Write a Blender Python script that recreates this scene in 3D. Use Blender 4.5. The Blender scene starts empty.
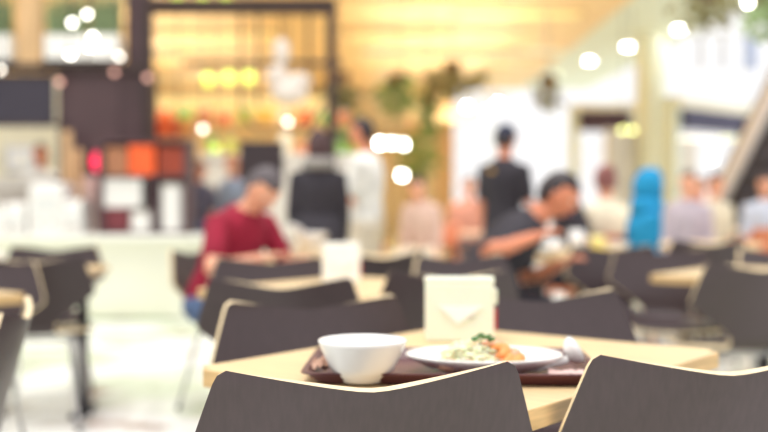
import bpy, bmesh, math, random
from mathutils import Vector, Matrix, Euler
random.seed(7)
R = math.radians
S = bpy.context.scene
C = S.collection
F = 1067.0

# ---------------------------------------------------------------- camera, world, light, exposure
CAM_Z = 1.09
cam = bpy.data.objects.new('camera', bpy.data.cameras.new('camera'))
C.objects.link(cam); S.camera = cam
cam.location = (0, 0, CAM_Z)
cam.rotation_euler = (R(90 - 0.86), 0, 0)
cam.data.lens = 50; cam.data.sensor_width = 36
cam.data.clip_start = 0.05; cam.data.clip_end = 300
cam.data.dof.use_dof = True
cam.data.dof.focus_distance = 1.64
cam.data.dof.aperture_fstop = 1.75

W = bpy.data.worlds.new('world'); S.world = W; W.use_nodes = True
wn = W.node_tree.nodes; wl = W.node_tree.links
bg = wn['Background']; bg.inputs['Color'].default_value = (1.0, 0.985, 0.985, 1); bg.inputs['Strength'].default_value = 1.08
S.view_settings.view_transform = 'Standard'; S.view_settings.look = 'None'
S.view_settings.gamma = 1; S.view_settings.exposure = 0.14; S.view_settings.use_curve_mapping = False
S.cycles.use_denoising = True
S.cycles.max_bounces = 8; S.cycles.diffuse_bounces = 4; S.cycles.caustics_reflective = False; S.cycles.caustics_refractive = False

def lamp(name, kind, loc, energy, col=(1, 1, 1), size=1.0, size_y=None, rot=(0, 0, 0)):
    d = bpy.data.lights.new(name, kind); d.energy = energy; d.color = col
    if kind == 'AREA':
        d.size = size
        if size_y: d.shape = 'RECTANGLE'; d.size_y = size_y
    elif kind in ('POINT', 'SPOT'): d.shadow_soft_size = size
    elif kind == 'SUN': d.angle = size
    o = bpy.data.objects.new(name, d); C.objects.link(o); o.location = loc; o.rotation_euler = rot
    return o
lamp('skylight_sun', 'SUN', (0, 0, 9), 2.3, (1.0, 0.975, 0.93), R(30), rot=(R(10), R(-8), 0))
lamp('stall_lamp_light', 'AREA', (-2.0, 12.3, 3.2), 40, (1.0, 0.82, 0.5), 3.5, 1.0)

# ---------------------------------------------------------------- materials
def lin(c):
    f = lambda v: v / 12.92 if v <= 0.04045 else ((v + 0.055) / 1.055) ** 2.4
    return tuple(f(x / 255) for x in c)
MATS = {}
def mat(name, rgb, rough=0.6, metal=0.0, var=0.06, scale=8.0, stretch=None, emit=0.0, spec=0.5, alpha=None, sheen=0, sub=0):
    if name in MATS: return MATS[name]
    m = bpy.data.materials.new(name); m.use_nodes = True
    n = m.node_tree.nodes; l = m.node_tree.links; b = n['Principled BSDF']
    c = lin(rgb)
    if var > 0:
        tc = n.new('ShaderNodeTexCoord'); mp = n.new('ShaderNodeMapping'); nz = n.new('ShaderNodeTexNoise'); rp = n.new('ShaderNodeValToRGB')
        mp.inputs['Scale'].default_value = stretch or (1, 1, 1)
        nz.inputs['Scale'].default_value = scale; nz.inputs['Detail'].default_value = 6
        l.new(tc.outputs['Object'], mp.inputs['Vector']); l.new(mp.outputs['Vector'], nz.inputs['Vector']); l.new(nz.outputs['Fac'], rp.inputs['Fac'])
        rp.color_ramp.elements[0].position = 0.32; rp.color_ramp.elements[1].position = 0.68
        rp.color_ramp.elements[0].color = tuple(x * (1 - var * 2) for x in c) + (1,)
        rp.color_ramp.elements[1].color = tuple(min(1, x * (1 + var * 2)) for x in c) + (1,)
        l.new(rp.outputs['Color'], b.inputs['Base Color'])
    b.inputs['Base Color'].default_value = c + (1,)
    b.inputs['Roughness'].default_value = rough; b.inputs['Metallic'].default_value = metal
    b.inputs['Specular IOR Level'].default_value = spec
    if emit: b.inputs['Emission Color'].default_value = c + (1,); b.inputs['Emission Strength'].default_value = emit
    if sheen: b.inputs['Sheen Weight'].default_value = sheen
    if sub: b.inputs['Subsurface Weight'].default_value = sub; b.inputs['Subsurface Scale'].default_value = 0.02
    MATS[name] = m
    return m
chair_m = mat('chair_laminate', (66, 53, 56), 0.36, var=0.05, scale=14, stretch=(9, 9, 0.45), spec=0.5)
edge_m = mat('birch_ply_edge', (240, 218, 178), 0.5, var=0.05, scale=30)
wood_m = mat('beech_top', (228, 200, 154), 0.38, var=0.05, scale=5, stretch=(1, 9, 1))
woodedge_m = mat('beech_edge', (206, 170, 118), 0.5, var=0.08, scale=8, stretch=(1, 1, 12))
black_m = mat('black_metal', (38, 33, 42), 0.45, metal=0.3, var=0.03)
steel_m = mat('brushed_steel', (190, 188, 190), 0.32, metal=0.85, var=0.04)
white_m = mat('white_ceramic', (242, 240, 238), 0.18, var=0.01)
tray_m = mat('maroon_tray', (92, 52, 56), 0.4, var=0.08)
cream_m = mat('cream_panel', (232, 232, 214), 0.55, var=0.02, scale=2)
frost_m = mat('frosted_ivory', (234, 238, 220), 0.4, var=0.01, sub=0.2)
paper_m = mat('white_paper', (250, 250, 248), 0.8, var=0.01)
kraft_m = mat('kraft_paper', (196, 158, 138), 0.85, var=0.08)
red_m = mat('red_card', (190, 70, 75), 0.6)
dkbrown_m = mat('dark_brown_panel', (84, 62, 66), 0.5, var=0.06, scale=2)
navy_m = mat('slate_board', (52, 46, 60), 0.5, var=0.04)
tan_m = mat('tan_wood', (216, 178, 132), 0.6, var=0.08, stretch=(1, 1, .2))
beam_m = mat('dark_steel_beam', (62, 46, 44), 0.5, metal=0.2, var=0.04)
grey_m = mat('grey_stone_panel', (172, 164, 156), 0.6, var=0.04)
orange_m = mat('orange_box', (250, 98, 40), 0.5, var=0.05)
brownbox_m = mat('brown_box', (168, 112, 80), 0.6, var=0.05)
russet_m = mat('russet_box', (150, 58, 34), 0.6, var=0.06)
steelwhite_m = mat('white_enamel', (236, 234, 230), 0.35, var=0.01)
yellow_m = mat('amber_wall', (244, 216, 152), 0.6, var=0.06, scale=0.8)
green_m = mat('leaf_green', (150, 176, 112), 0.6, var=0.2, scale=4)
olive_m = mat('leaf_olive', (150, 144, 100), 0.6, var=0.2, scale=4)
bark_m = mat('bark', (120, 92, 70), 0.8, var=0.15)
skin_m = mat('skin', (236, 172, 140), 0.5, var=0.03, sub=0.15)
skin2_m = mat('skin_tan', (222, 142, 108), 0.5, var=0.03, sub=0.15)
eye_m = mat('eye_white', (240, 238, 235), 0.2, var=0)
iris_m = mat('iris_dark', (40, 26, 22), 0.2, var=0)
lip_m = mat('lips', (190, 96, 90), 0.5, var=0.02)
hair_m = mat('hair_black', (46, 36, 40), 0.5, var=0.2, scale=20, stretch=(6, 6, 1))
hairg_m = mat('hair_grey', (92, 84, 88), 0.6, var=0.2, scale=20, stretch=(6, 6, 1))
hairb_m = mat('hair_brown', (70, 42, 42), 0.5, var=0.2, scale=20, stretch=(6, 6, 1))
orangec_m = mat('orange_chair', (206, 122, 84), 0.5, var=0.06)
shoe_m = mat('shoe_dark', (50, 44, 50), 0.6)
def glow(name, rgb, strength): return mat(name, rgb, 0.5, var=0, emit=strength)
lampw_m = glow('lamp_white', (255, 252, 244), 24)
lamps_m = glow('lamp_soft', (255, 248, 235), 6)
lampn_m = glow('lamp_planter', (255, 250, 240), 12)
lampp_m = glow('lamp_pink', (255, 190, 180), 7)
lampy_m = glow('lamp_yellow', (232, 238, 150), 4.5)
lampg_m = glow('lantern_lime', (218, 242, 110), 1.15)
lampr_m = glow('sign_red', (240, 40, 80), 2.2)

# floor material: pale polished tiles with grey-green and tan inlays
def floor_mat():
    m = bpy.data.materials.new('polished_floor_tiles'); m.use_nodes = True
    n = m.node_tree.nodes; l = m.node_tree.links; b = n['Principled BSDF']
    tc = n.new('ShaderNodeTexCoord')
    def N(scale, det, st, thr0, thr1, c0, c1):
        mp = n.new('ShaderNodeMapping'); mp.inputs['Scale'].default_value = st
        nz = n.new('ShaderNodeTexNoise'); nz.inputs['Scale'].default_value = scale; nz.inputs['Detail'].default_value = det
        rp = n.new('ShaderNodeValToRGB'); rp.color_ramp.elements[0].position = thr0; rp.color_ramp.elements[1].position = thr1
        rp.color_ramp.elements[0].color = c0; rp.color_ramp.elements[1].color = c1
        l.new(tc.outputs['Object'], mp.inputs['Vector']); l.new(mp.outputs['Vector'], nz.inputs['Vector']); l.new(nz.outputs['Fac'], rp.inputs['Fac'])
        return rp.outputs['Color']
    big = N(0.9, 2, (1, 1, 1), 0.44, 0.56, lin((252, 252, 249)) + (1,), lin((208, 218, 192)) + (1,))
    spot = N(2.2, 2, (1, 1, 1), 0.60, 0.68, (1, 1, 1, 1), lin((170, 140, 120)) + (1,))
    mx = n.new('ShaderNodeMix'); mx.data_type = 'RGBA'; mx.blend_type = 'MULTIPLY'; mx.inputs[0].default_value = 1
    l.new(big, mx.inputs[6]); l.new(spot, mx.inputs[7])
    br = n.new('ShaderNodeTexBrick'); br.inputs['Scale'].default_value = 1.0; br.offset = 0
    br.inputs['Brick Width'].default_value = 0.6; br.inputs['Row Height'].default_value = 0.6; br.inputs['Mortar Size'].default_value = 0.004
    br.inputs['Color1'].default_value = (1, 1, 1, 1); br.inputs['Color2'].default_value = (.96, .96, .96, 1); br.inputs['Mortar'].default_value = (.6, .6, .58, 1)
    l.new(tc.outputs['Object'], br.inputs['Vector'])
    m2 = n.new('ShaderNodeMix'); m2.data_type = 'RGBA'; m2.blend_type = 'MULTIPLY'; m2.inputs[0].default_value = 1
    l.new(mx.outputs[2], m2.inputs[6]); l.new(br.outputs['Color'], m2.inputs[7])
    l.new(m2.outputs[2], b.inputs['Base Color'])
    b.inputs['Roughness'].default_value = 0.16
    return m
# plank ceiling
def plank_mat():
    m = bpy.data.materials.new('honey_plank_ceiling'); m.use_nodes = True
    n = m.node_tree.nodes; l = m.node_tree.links; b = n['Principled BSDF']
    tc = n.new('ShaderNodeTexCoord'); mp = n.new('ShaderNodeMapping'); mp.inputs['Rotation'].default_value = (0, 0, 0)
    br = n.new('ShaderNodeTexBrick'); br.inputs['Scale'].default_value = 1
    br.inputs['Brick Width'].default_value = 4; br.inputs['Row Height'].default_value = 0.45; br.inputs['Mortar Size'].default_value = 0.02
    br.inputs['Color1'].default_value = lin((255, 224, 168)) + (1,); br.inputs['Color2'].default_value = lin((252, 215, 156)) + (1,)
    br.inputs['Mortar'].default_value = lin((226, 176, 116)) + (1,)
    l.new(tc.outputs['Object'], mp.inputs['Vector']); l.new(mp.outputs['Vector'], br.inputs['Vector']); l.new(br.outputs['Color'], b.inputs['Base Color'])
    b.inputs['Roughness'].default_value = 0.5
    return m
def glass_mat():
    m = bpy.data.materials.new('clear_glass'); m.use_nodes = True
    n = m.node_tree.nodes; l = m.node_tree.links; n.remove(n['Principled BSDF'])
    t = n.new('ShaderNodeBsdfTransparent'); g = n.new('ShaderNodeBsdfGlossy'); g.inputs['Roughness'].default_value = 0.05
    x = n.new('ShaderNodeMixShader'); x.inputs[0].default_value = 0.06
    l.new(t.outputs[0], x.inputs[1]); l.new(g.outputs[0], x.inputs[2]); l.new(x.outputs[0], n['Material Output'].inputs['Surface'])
    return m

# ---------------------------------------------------------------- helpers
def link(name, me, parent=None, m=None, smooth=False, loc=None):
    o = bpy.data.objects.new(name, me); C.objects.link(o)
    if m is not None:
        for q in (m if isinstance(m, (list, tuple)) else [m]): me.materials.append(q)
    if smooth:
        for p in me.polygons: p.use_smooth = True
    if parent: o.parent = parent
    if loc is not None: o.location = loc
    return o
def obj(name, bm, m, parent=None, smooth=False, loc=None, bevel=0.0):
    me = bpy.data.meshes.new(name)
    bmesh.ops.recalc_face_normals(bm, faces=bm.faces)
    bm.to_mesh(me); bm.free()
    o = link(name, me, parent, m, smooth, loc)
    if bevel:
        b = o.modifiers.new('bevel', 'BEVEL'); b.width = bevel; b.segments = 3; b.limit_method = 'ANGLE'
    return o
def tag(o, label=None, cat=None, group=None, kind=None):
    if label: o['label'] = label
    if cat: o['category'] = cat
    if group: o['group'] = group
    if kind: o['kind'] = kind
    return o
def thing(name, label, cat, loc=(0, 0, 0), rotz=0, group=None):
    o = bpy.data.objects.new(name, None); C.objects.link(o); o.empty_display_size = 0.1
    o.location = loc; o.rotation_euler = (0, 0, rotz)
    return tag(o, label, cat, group)
def struct(o): o['kind'] = 'structure'; return o
def abox(bm, c, s, rz=0):
    M = Matrix.Translation(c) @ Matrix.Rotation(rz, 4, 'Z') @ Matrix.Diagonal((s[0], s[1], s[2], 1))
    return bmesh.ops.create_cube(bm, size=1, matrix=M)['verts']
def bx(*a):
    bm = bmesh.new()
    for q in a: abox(bm, *q)
    return bm
def tube(bm, pts, r, n=10, caps=True, mi=0):
    pts = [Vector(p) for p in pts]; rs = r if isinstance(r, (list, tuple)) else [r] * len(pts)
    rings = []; ref = None
    for i, p in enumerate(pts):
        d = (pts[min(i + 1, len(pts) - 1)] - pts[max(i - 1, 0)]).normalized()
        if ref is None: ref = Vector((0, 0, 1)) if abs(d.z) < 0.9 else Vector((1, 0, 0))
        u = d.cross(ref).normalized(); v = u.cross(d).normalized(); ref = v
        rings.append([bm.verts.new(p + (u * math.cos(2 * math.pi * k / n) + v * math.sin(2 * math.pi * k / n)) * rs[i]) for k in range(n)])
    for a, b in zip(rings, rings[1:]):
        for k in range(n): bm.faces.new((a[k], a[(k + 1) % n], b[(k + 1) % n], b[k])).material_index = mi
    if caps: bm.faces.new(rings[0][::-1]).material_index = mi; bm.faces.new(rings[-1]).material_index = mi
    return bm
def lathe(bm, prof, n=40, c=(0, 0, 0), sx=1, sy=1):
    rings = []
    for r, z in prof:
        if r < 1e-5: rings.append([bm.verts.new((c[0], c[1], c[2] + z))])
        else: rings.append([bm.verts.new((c[0] + r * sx * math.cos(2 * math.pi * k / n), c[1] + r * sy * math.sin(2 * math.pi * k / n), c[2] + z)) for k in range(n)])
    for a, b in zip(rings, rings[1:]):
        for k in range(n):
            k2 = (k + 1) % n
            if len(a) == 1 and len(b) == 1: continue
            if len(a) == 1: bm.faces.new((a[0], b[k2], b[k]))
            elif len(b) == 1: bm.faces.new((a[k], a[k2], b[0]))
            else: bm.faces.new((a[k], a[k2], b[k2], b[k]))
    return bm
def ball(bm, c, r, sub=3, s=(1, 1, 1), rot=None):
    M = Matrix.Translation(c) @ (rot.to_4x4() if rot else Matrix()) @ Matrix.Diagonal((r * s[0], r * s[1], r * s[2], 1))
    bmesh.ops.create_icosphere(bm, subdivisions=sub, radius=1, matrix=M); return bm
def loft(bm, secs, n=24):
    """secs: (centre, xaxis, yaxis, rx, ry)"""
    rings = []
    for c, xa, ya, rx, ry in secs:
        rings.append([bm.verts.new(Vector(c) + xa * (rx * math.cos(2 * math.pi * k / n)) + ya * (ry * math.sin(2 * math.pi * k / n))) for k in range(n)])
    for a, b in zip(rings, rings[1:]):
        for k in range(n): bm.faces.new((a[k], a[(k + 1) % n], b[(k + 1) % n], b[k]))
    bm.faces.new(rings[0][::-1]); bm.faces.new(rings[-1]); return bm
def dup(root, loc, rotz, label, group=None):
    r = root.copy(); C.objects.link(r); r.location = loc; r.rotation_euler = (0, 0, rotz); r['label'] = label
    if group: r['group'] = group
    for ch in list(root.children):
        c = ch.copy(); C.objects.link(c); c.parent = r
        for g in ch.children:
            d = g.copy(); C.objects.link(d); d.parent = c
    return r

# ---------------------------------------------------------------- the setting
fl = struct(obj('floor', bx(((1, 20, -0.05), (34, 52, 0.1))), floor_mat()))
wl_m = mat('warm_plaster', (238, 222, 186), 0.7, var=0.06, scale=0.5)
struct(obj('wall_back', bx(((-6.2, 33, 2.4), (15.6, 0.3, 4.8))), wl_m))
struct(obj('wall_left', bx(((-9.2, 20, 2.4), (0.3, 26, 4.8))), wl_m))
struct(obj('ceiling', bx(((-2.5, 23, 4.6), (13.4, 20, 0.2))), plank_mat()))
wc_m = mat('white_soffit', (232, 238, 222), 0.6, var=0.02)
struct(obj('ceiling_soffit', bx(((5.15, 22.5, 4.6), (1.9, 21, 0.2)), ((6.2, 22.5, 4.75), (0.2, 21, 0.5))), wc_m))
# glazed front far behind
gm = glass_mat()
for i in range(6):
    x0 = 1.8 + i * 2.6
    w = thing('window_%d' % (i + 1), None, None, (x0 + 1.3, 44, 0)); w['kind'] = 'structure'
    obj('window_frame', bx(((-1.26, 0, 4), (0.08, 0.12, 8)), ((1.26, 0, 4), (0.08, 0.12, 8)), ((0, 0, 0.1), (2.6, 0.12, 0.2)), ((0, 0, 7.95), (2.6, 0.12, 0.1)), ((0, 0, 3.2), (2.44, 0.1, 0.08))), steelwhite_m, w)
    obj('window_pane', bx(((0, 0, 4.0), (2.44, 0.02, 7.8))), gm, w)
for i, (x, y) in enumerate(((5.45, 21.8),)):
    struct(obj('column_%d' % (i + 1), lathe(bmesh.new(), [(0, 0), (.36, 0), (.36, .3), (.30, .34), (.30, 4.4), (.36, 4.5), (0, 4.5)], 32, (x, y, 0)), mat('pale_column', (242, 243, 222), 0.6, var=0.02), smooth=False))
for i, x in enumerate((-1.4, 0.9, 1.75)):
    struct(obj('column_%d' % (i + 2), bx(((x, 31.5 - i * 0.3, 2.25), (0.5, 0.5, 4.5)), ((x, 31.5 - i * 0.3, 0.15), (0.6, 0.6, 0.3))), tan_m))

# ---------------------------------------------------------------- chair
def shell_bm():
    rows = []   # (y, z, half width, dip, side wrap forward)
    prof = [(-0.268, .830, .222), (-0.2665, .824, .235), (-0.264, .812, .242), (-.252, .765, .258), (-.238, .71, .276), (-.227, .672, .287), (-.224, .660, .287),
            (-.220, .645, .276), (-.206, .59, .200), (-.194, .54, .134), (-.187, .51, .104), (-.178, .485, .100), (-.160, .463, .112), (-.125, .452, .148),
            (-.06, .447, .198), (.0, .444, .226), (.07, .443, .236), (.14, .444, .236), (.19, .441, .226), (.215, .433, .212), (.225, .424, .195)]
    n = 20; th = 0.016; bm = bmesh.new()
    P = []
    for j, (y, z, hw) in enumerate(prof):
        row = []
        for i in range(n + 1):
            u = -1 + 2 * i / n; a = abs(u)
            if z > .6:
                k = min(1, (z - .6) / .2)
                au = math.sqrt(a * a + 0.012) - math.sqrt(0.012)
                dz = -(0.033) * (1 - min(1, au / 0.90)) * k
            else: dz = 0
            if z > .5: fy = 0.028 * u * u * min(1, (z - .5) / .15)
            else: fy = 0
            sz = 0.012 * u * u if (y > -0.13) else 0
            if y > -.13: sz = 0.012 * (u * u) 
            row.append(Vector((u * hw, y + fy, z + dz + sz)))
        P.append(row)
    A = []; B = []
    for j in range(len(P)):
        ra, rb = [], []
        for i in range(n + 1):
            p = P[j][i]
            tj = P[min(j + 1, len(P) - 1)][i] - P[max(j - 1, 0)][i]
            ti = P[j][min(i + 1, n)] - P[j][max(i - 1, 0)]
            nn = tj.cross(ti).normalized()
            ra.append(bm.verts.new(p + nn * th / 2)); rb.append(bm.verts.new(p - nn * th / 2))
        A.append(ra); B.append(rb)
    J = len(P) - 1
    for j in range(J):
        for i in range(n):
            bm.faces.new((A[j][i], A[j][i + 1], A[j + 1][i + 1], A[j + 1][i]))
            bm.faces.new((B[j][i], B[j + 1][i], B[j + 1][i + 1], B[j][i + 1]))
    rim = []
    for i in range(n):
        rim += [bm.faces.new((A[0][i], B[0][i], B[0][i + 1], A[0][i + 1])), bm.faces.new((A[J][i], A[J][i + 1], B[J][i + 1], B[J][i]))]
    for j in range(J):
        rim += [bm.faces.new((A[j][0], A[j + 1][0], B[j + 1][0], B[j][0])), bm.faces.new((A[j][n], B[j][n], B[j + 1][n], A[j + 1][n]))]
    for f in rim: f.material_index = 1
    return bm
def make_chair():
    t = thing('dining_chair', 'x', 'chair')
    s = obj('shell', shell_bm(), [chair_m, edge_m], t, smooth=True)
    em = s.modifiers.new('edges', 'EDGE_SPLIT'); em.split_angle = R(50)
    bm = bmesh.new()
    tube(bm, [(-.15, -.10, .425), (.15, -.10, .425)], .009); tube(bm, [(-.15, .12, .425), (.15, .12, .425)], .009)
    tube(bm, [(-.15, -.10, .425), (-.15, .12, .425)], .009); tube(bm, [(.15, -.10, .425), (.15, .12, .425)], .009)
    obj('seat_frame', bm, steel_m, t, smooth=True)
    for sx in (-1, 1):
        for y0, y1 in ((-.10, -.21), (.12, .20)):
            bm = bmesh.new(); tube(bm, [(sx * .15, y0, .425), (sx * .165, y0 + (y1 - y0) * .25, .36), (sx * .21, y1, .012)], .010)
            lg = obj('leg', bm, steel_m, t, smooth=True)
            obj('foot_glide', lathe(bmesh.new(), [(0, 0), (.013, 0), (.014, .014), (.011, .02), (0, .02)], 16, (sx * .21, y1, 0)), black_m, lg)
    return t
chair0 = make_chair(); used = []
G = 'dark laminate dining chairs of the food court'
def chair(x, y, yaw, label, group=None):
    # x, y give the middle of the top edge of the back
    a = R(yaw); ox, oy = x - math.sin(a) * 0.262, y + math.cos(a) * 0.262
    if not used:
        used.append(1); chair0.location = (ox, oy, 0); chair0.rotation_euler = (0, 0, a); chair0['label'] = label; chair0['group'] = group or G
        return chair0
    return dup(chair0, (ox, oy, 0), a, label, group or G)
chair(-.018, 1.645, 12, 'sharp dark grey chair in the foreground below the white bowl')
chair(.585, 1.80, 9, 'sharp dark grey chair cut off by the lower right corner of the photo')
chair(-.195, 2.84, 203, 'dark chair facing the camera across the front table, behind the white bowl')
chair(.455, 3.05, 205, 'dark chair facing the camera across the front table, right of the napkin box')
chair(-.345, 3.55, 0, 'dark chair in the second row, left of the smaller napkin box')
chair(.255, 3.95, 13, 'dark chair in the second row, showing on both sides of the large napkin box')
chair(-.53, 4.92, 187, 'dark chair facing the camera, in front of the man in crimson')
chair(-.01, 5.38, 22, 'dark chair with a curved tan top edge right of the smaller napkin box')
chair(.36, 5.12, 205, 'dark chair facing the camera, left of the seated man in black')
chair(1.31, 6.15, 186, 'dark chair facing the camera, just right of the seated man in black')
chair(1.50, 5.80, 176, 'dark chair with a bent tan side edge behind the right-hand table')
chair(1.57, 4.42, 8, 'dark chair drawn up in front of the right-hand table at the photo edge')
chair(2.12, 6.95, 4, 'dark chair with a long tan curved top edge far right, behind the others')
chair(2.14, 5.92, 205, 'dark chair with a short upright tan edge at the far right edge of the photo')
chair(-.90, 2.66, 101, 'dark chair seen edge-on at the left edge of the photo, pale sheen on its back')
chair(-1.73, 4.56, 184, 'dark chair facing the camera behind the left table end')
chair(-1.64, 4.93, 8, 'dark chair with tan top edge turned away, in the left group')
chair(-1.88, 6.1, 187, 'dark chair farthest back in the left group, its corner beside the cream counter')
chair(-1.04, 5.76, -112, 'dark chair the man in crimson sits on')
chair(.17, 5.76, -90, 'dark chair the seated man in black sits on')

# ---------------------------------------------------------------- tables
def make_table(label, loc, rz, sx=.785, sy=.93, group='pale beech pedestal tables'):
    t = thing('cafe_table', label, 'table', loc, rz, group)
    bm = bmesh.new(); vs = abox(bm, (0, 0, .721), (sx, sy, .038))
    ed = [e for e in bm.edges if abs(e.verts[0].co.z - e.verts[1].co.z) > .03]
    bmesh.ops.bevel(bm, geom=ed, offset=.03, segments=6, affect='EDGES')
    bm.normal_update()
    for f in bm.faces: f.material_index = 0 if abs(f.normal.z) > .5 else 1
    obj('tabletop', bm, [wood_m, woodedge_m], t, bevel=.003)
    obj('pedestal', lathe(bmesh.new(), [(0, .02), (.03, .02), (.03, .69), (0, .69)], 24), black_m, t, smooth=True)
    obj('top_bracket', bx(((0, 0, .695), (.36, .05, .012)), ((0, 0, .695), (.05, .36, .012))), black_m, t)
    obj('base', lathe(bmesh.new(), [(0, 0), (.20, 0), (.20, .01), (.06, .025), (0, .03)], 40), black_m, t, smooth=True)
    return t
TR = R(-38)
T1 = make_table('pale beech table in the foreground holding the tray, bowl and plate', (.195, 2.35, 0), TR)
T2 = dup(T1, (-.16, 4.32, 0), TR, 'pale beech table of the second row, under the smaller napkin box')
T3 = dup(T1, (1.83, 5.12, 0), TR, 'pale beech table at the right with its rounded corner showing')
T4 = dup(T1, (-1.93, 3.88, 0), TR, 'pale beech table end poking in from the left edge of the photo')
T5 = thing('dining_table', 'pale table on black legs behind the left chairs, its right end showing', 'table', (-1.96, 5.45, 0))
obj('tabletop', bx(((0, 0, .721), (.96, .62, .038))), [wood_m], T5, bevel=.012)
for sx in (-1, 1):
    obj('post', bx(((sx * .42, 0, .36), (.042, .042, .68))), black_m, T5)
    obj('foot', bx(((sx * .42, 0, .012), (.05, .34, .024))), black_m, T5)
obj('apron', bx(((0, 0, .68), (.80, .03, .05))), black_m, T5)
T6 = dup(T1, (1.27, 6.92, 0), TR, 'pale beech table the seated man in black eats at')
T7 = dup(T1, (-.2, 6.34, 0), TR, 'pale beech table beside the man in crimson, holding a large bowl')

# ---------------------------------------------------------------- foreground tableware
def make_tray():
    t = thing('serving_tray', 'maroon serving tray under the bowl and the plate', 'tray', (.135, 2.165, .741), R(-2))
    bm = bmesh.new(); w, d = .56, .35
    def ring(hw, hd, z, r=.035, n=6):
        out = []
        for cx, cy, a0 in ((hw - r, hd - r, 0), (-hw + r, hd - r, 90), (-hw + r, -hd + r, 180), (hw - r, -hd + r, 270)):
            for k in range(n + 1):
                a = R(a0 + 90 * k / n); out.append(bm.verts.new((cx + r * math.cos(a), cy + r * math.sin(a), z)))
        return out
    rs = [ring(w / 2 - .02, d / 2 - .02, 0), ring(w / 2, d / 2, .020), ring(w / 2 + .008, d / 2 + .008, .0215), ring(w / 2 + .008, d / 2 + .008, .0245),
          ring(w / 2 - .003, d / 2 - .003, .0245), ring(w / 2 - .022, d / 2 - .022, .004)]
    for a, b in zip(rs, rs[1:]):
        for k in range(len(a)): bm.faces.new((a[k], a[(k + 1) % len(a)], b[(k + 1) % len(b)], b[k]))
    bm.faces.new(rs[0][::-1]); bm.faces.new(rs[-1])
    obj('tray_body', bm, tray_m, t)
make_tray()
TZ = .7455
def bowl_bm(r=.087, h=.078, foot=.034):
    pr = [(0, .004), (foot - .004, .004), (foot - .002, 0), (foot, 0), (foot + .002, .006), (foot + .012, .014)]
    for k in range(1, 9):
        q = k / 8; pr.append((foot + .012 + (r - foot - .012) * (q ** .72), .014 + (h - .014) * q))
    pr += [(r - .0015, h + .002), (r - .005, h)]
    for k in range(7, -1, -1):
        q = k / 8; pr.append((max(.0, (foot + .008 + (r - .005 - foot - .008) * (q ** .72))), .019 + (h - .019) * q))
    pr.append((0, .016)); return lathe(bmesh.new(), pr, 56)
tag(obj('soup_bowl', bowl_bm(.085, .077, .040), white_m, smooth=True, loc=(-.041, 2.03, TZ)), 'plain white flared ceramic bowl on the left of the tray', 'bowl')
pl = obj('oval_plate', lathe(bmesh.new(), [(0, .003), (.45, .003), (.47, 0), (.5, 0), (.52, .006), (.75, .014), (.95, .030), (1, .036), (.985, .039), (.93, .033), (.72, .018), (.5, .010), (0, .009)], 64, sx=.158, sy=.120), white_m, smooth=True, loc=(.200, 2.13, TZ))
tag(pl, 'white oval ceramic platter of food on the tray', 'plate')
PZ = TZ + .010
# food
cab_m = mat('pale_cabbage', (244, 243, 206), 0.6, var=0.05, scale=40, sub=0.4)
carrot_m = mat('orange_carrot', (240, 150, 84), 0.5, var=0.12, scale=40)
shrimp_m = mat('pink_shrimp', (238, 172, 136), 0.45, var=0.12, scale=60)
herb_m = mat('coriander', (70, 112, 52), 0.6, var=0.2, scale=50)
meat_m = mat('pale_meat', (206, 164, 138), 0.55, var=0.1, scale=50)
bm = bmesh.new()
rg = random.Random(3)
for i in range(110):
    u = rg.uniform(-1, 1); v = rg.uniform(-1, 1)
    if u * u + v * v > 1: continue
    h = .046 * (1 - (u * u + v * v)) ** .8
    c = Vector((u * .066, v * .052, .006 + rg.uniform(.3, 1) * h)); a = rg.uniform(0, 6.28); L = rg.uniform(.012, .026)
    d = Vector((math.cos(a) * L, math.sin(a) * L, rg.uniform(-.004, .006)))
    tube(bm, [c - d, c + Vector((0, 0, rg.uniform(.002, .006))), c + d], [.0018, .0028, .0018], 6)
tag(obj('cabbage_salad', bm, cab_m, smooth=True, loc=(.178-.012, 2.20-.075, PZ)), 'heap of pale green shredded cabbage at the middle of the plate', 'salad', kind='stuff')
for i, (dx, dy, dz, a, mm, lb) in enumerate(((.232, 2.185, .030, 20, carrot_m, 'orange carrot piece on top of the food, nearest the middle'), (.262, 2.175, .014, -35, carrot_m, 'orange carrot piece low on the right of the food'),
                                      (.228, 2.205, .034, 70, shrimp_m, 'pink shrimp curled on top of the cabbage'), (.254, 2.195, .020, -10, shrimp_m, 'pink shrimp at the right end of the food'), (.238, 2.165, .016, 10, carrot_m, 'orange carrot piece at the front of the food'))):
    bm = bmesh.new(); n = 8; p = []; rr = []
    for k in range(n):
        t = k / (n - 1); an = R(200 * t - 100); p.append((math.cos(an) * .019, math.sin(an) * .021, .003 + .008 * math.sin(math.pi * t))); rr.append(.004 + .0080 * math.sin(math.pi * min(1, t * .9 + .12)))
    tube(bm, p, rr, 10)
    tag(obj('shrimp' if mm is shrimp_m else 'carrot_slice', bm, mm, smooth=True, loc=(dx-.012, dy-.075, PZ + dz)), lb, 'food', 'shrimp and carrot pieces on the plate').rotation_euler = (R(15), R(10), R(a))
for i, (dx, dy, lb) in enumerate(((.140, 2.135, 'pale beige meat slice at the front left of the cabbage'), (.172, 2.128, 'pale beige meat slice leaning beside the first one'))):
    bm = bmesh.new(); ball(bm, (0, 0, 0), .024, 3, (1, .7, .5))
    for v in bm.verts: v.co += v.co.normalized() * .0015 * math.sin(v.co.x * 500 + v.co.y * 300)
    tag(obj('meat_slice', bm, meat_m, smooth=True, loc=(dx-.012, dy-.075, PZ + .014)), lb, 'food', 'meat slices on the plate').rotation_euler = (R(8), 0, R(20 - 30 * i))
hb = thing('herb_sprig', 'dark green herb sprig on top of the cabbage', 'herb', (.190, 2.125, PZ + .050))
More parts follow.
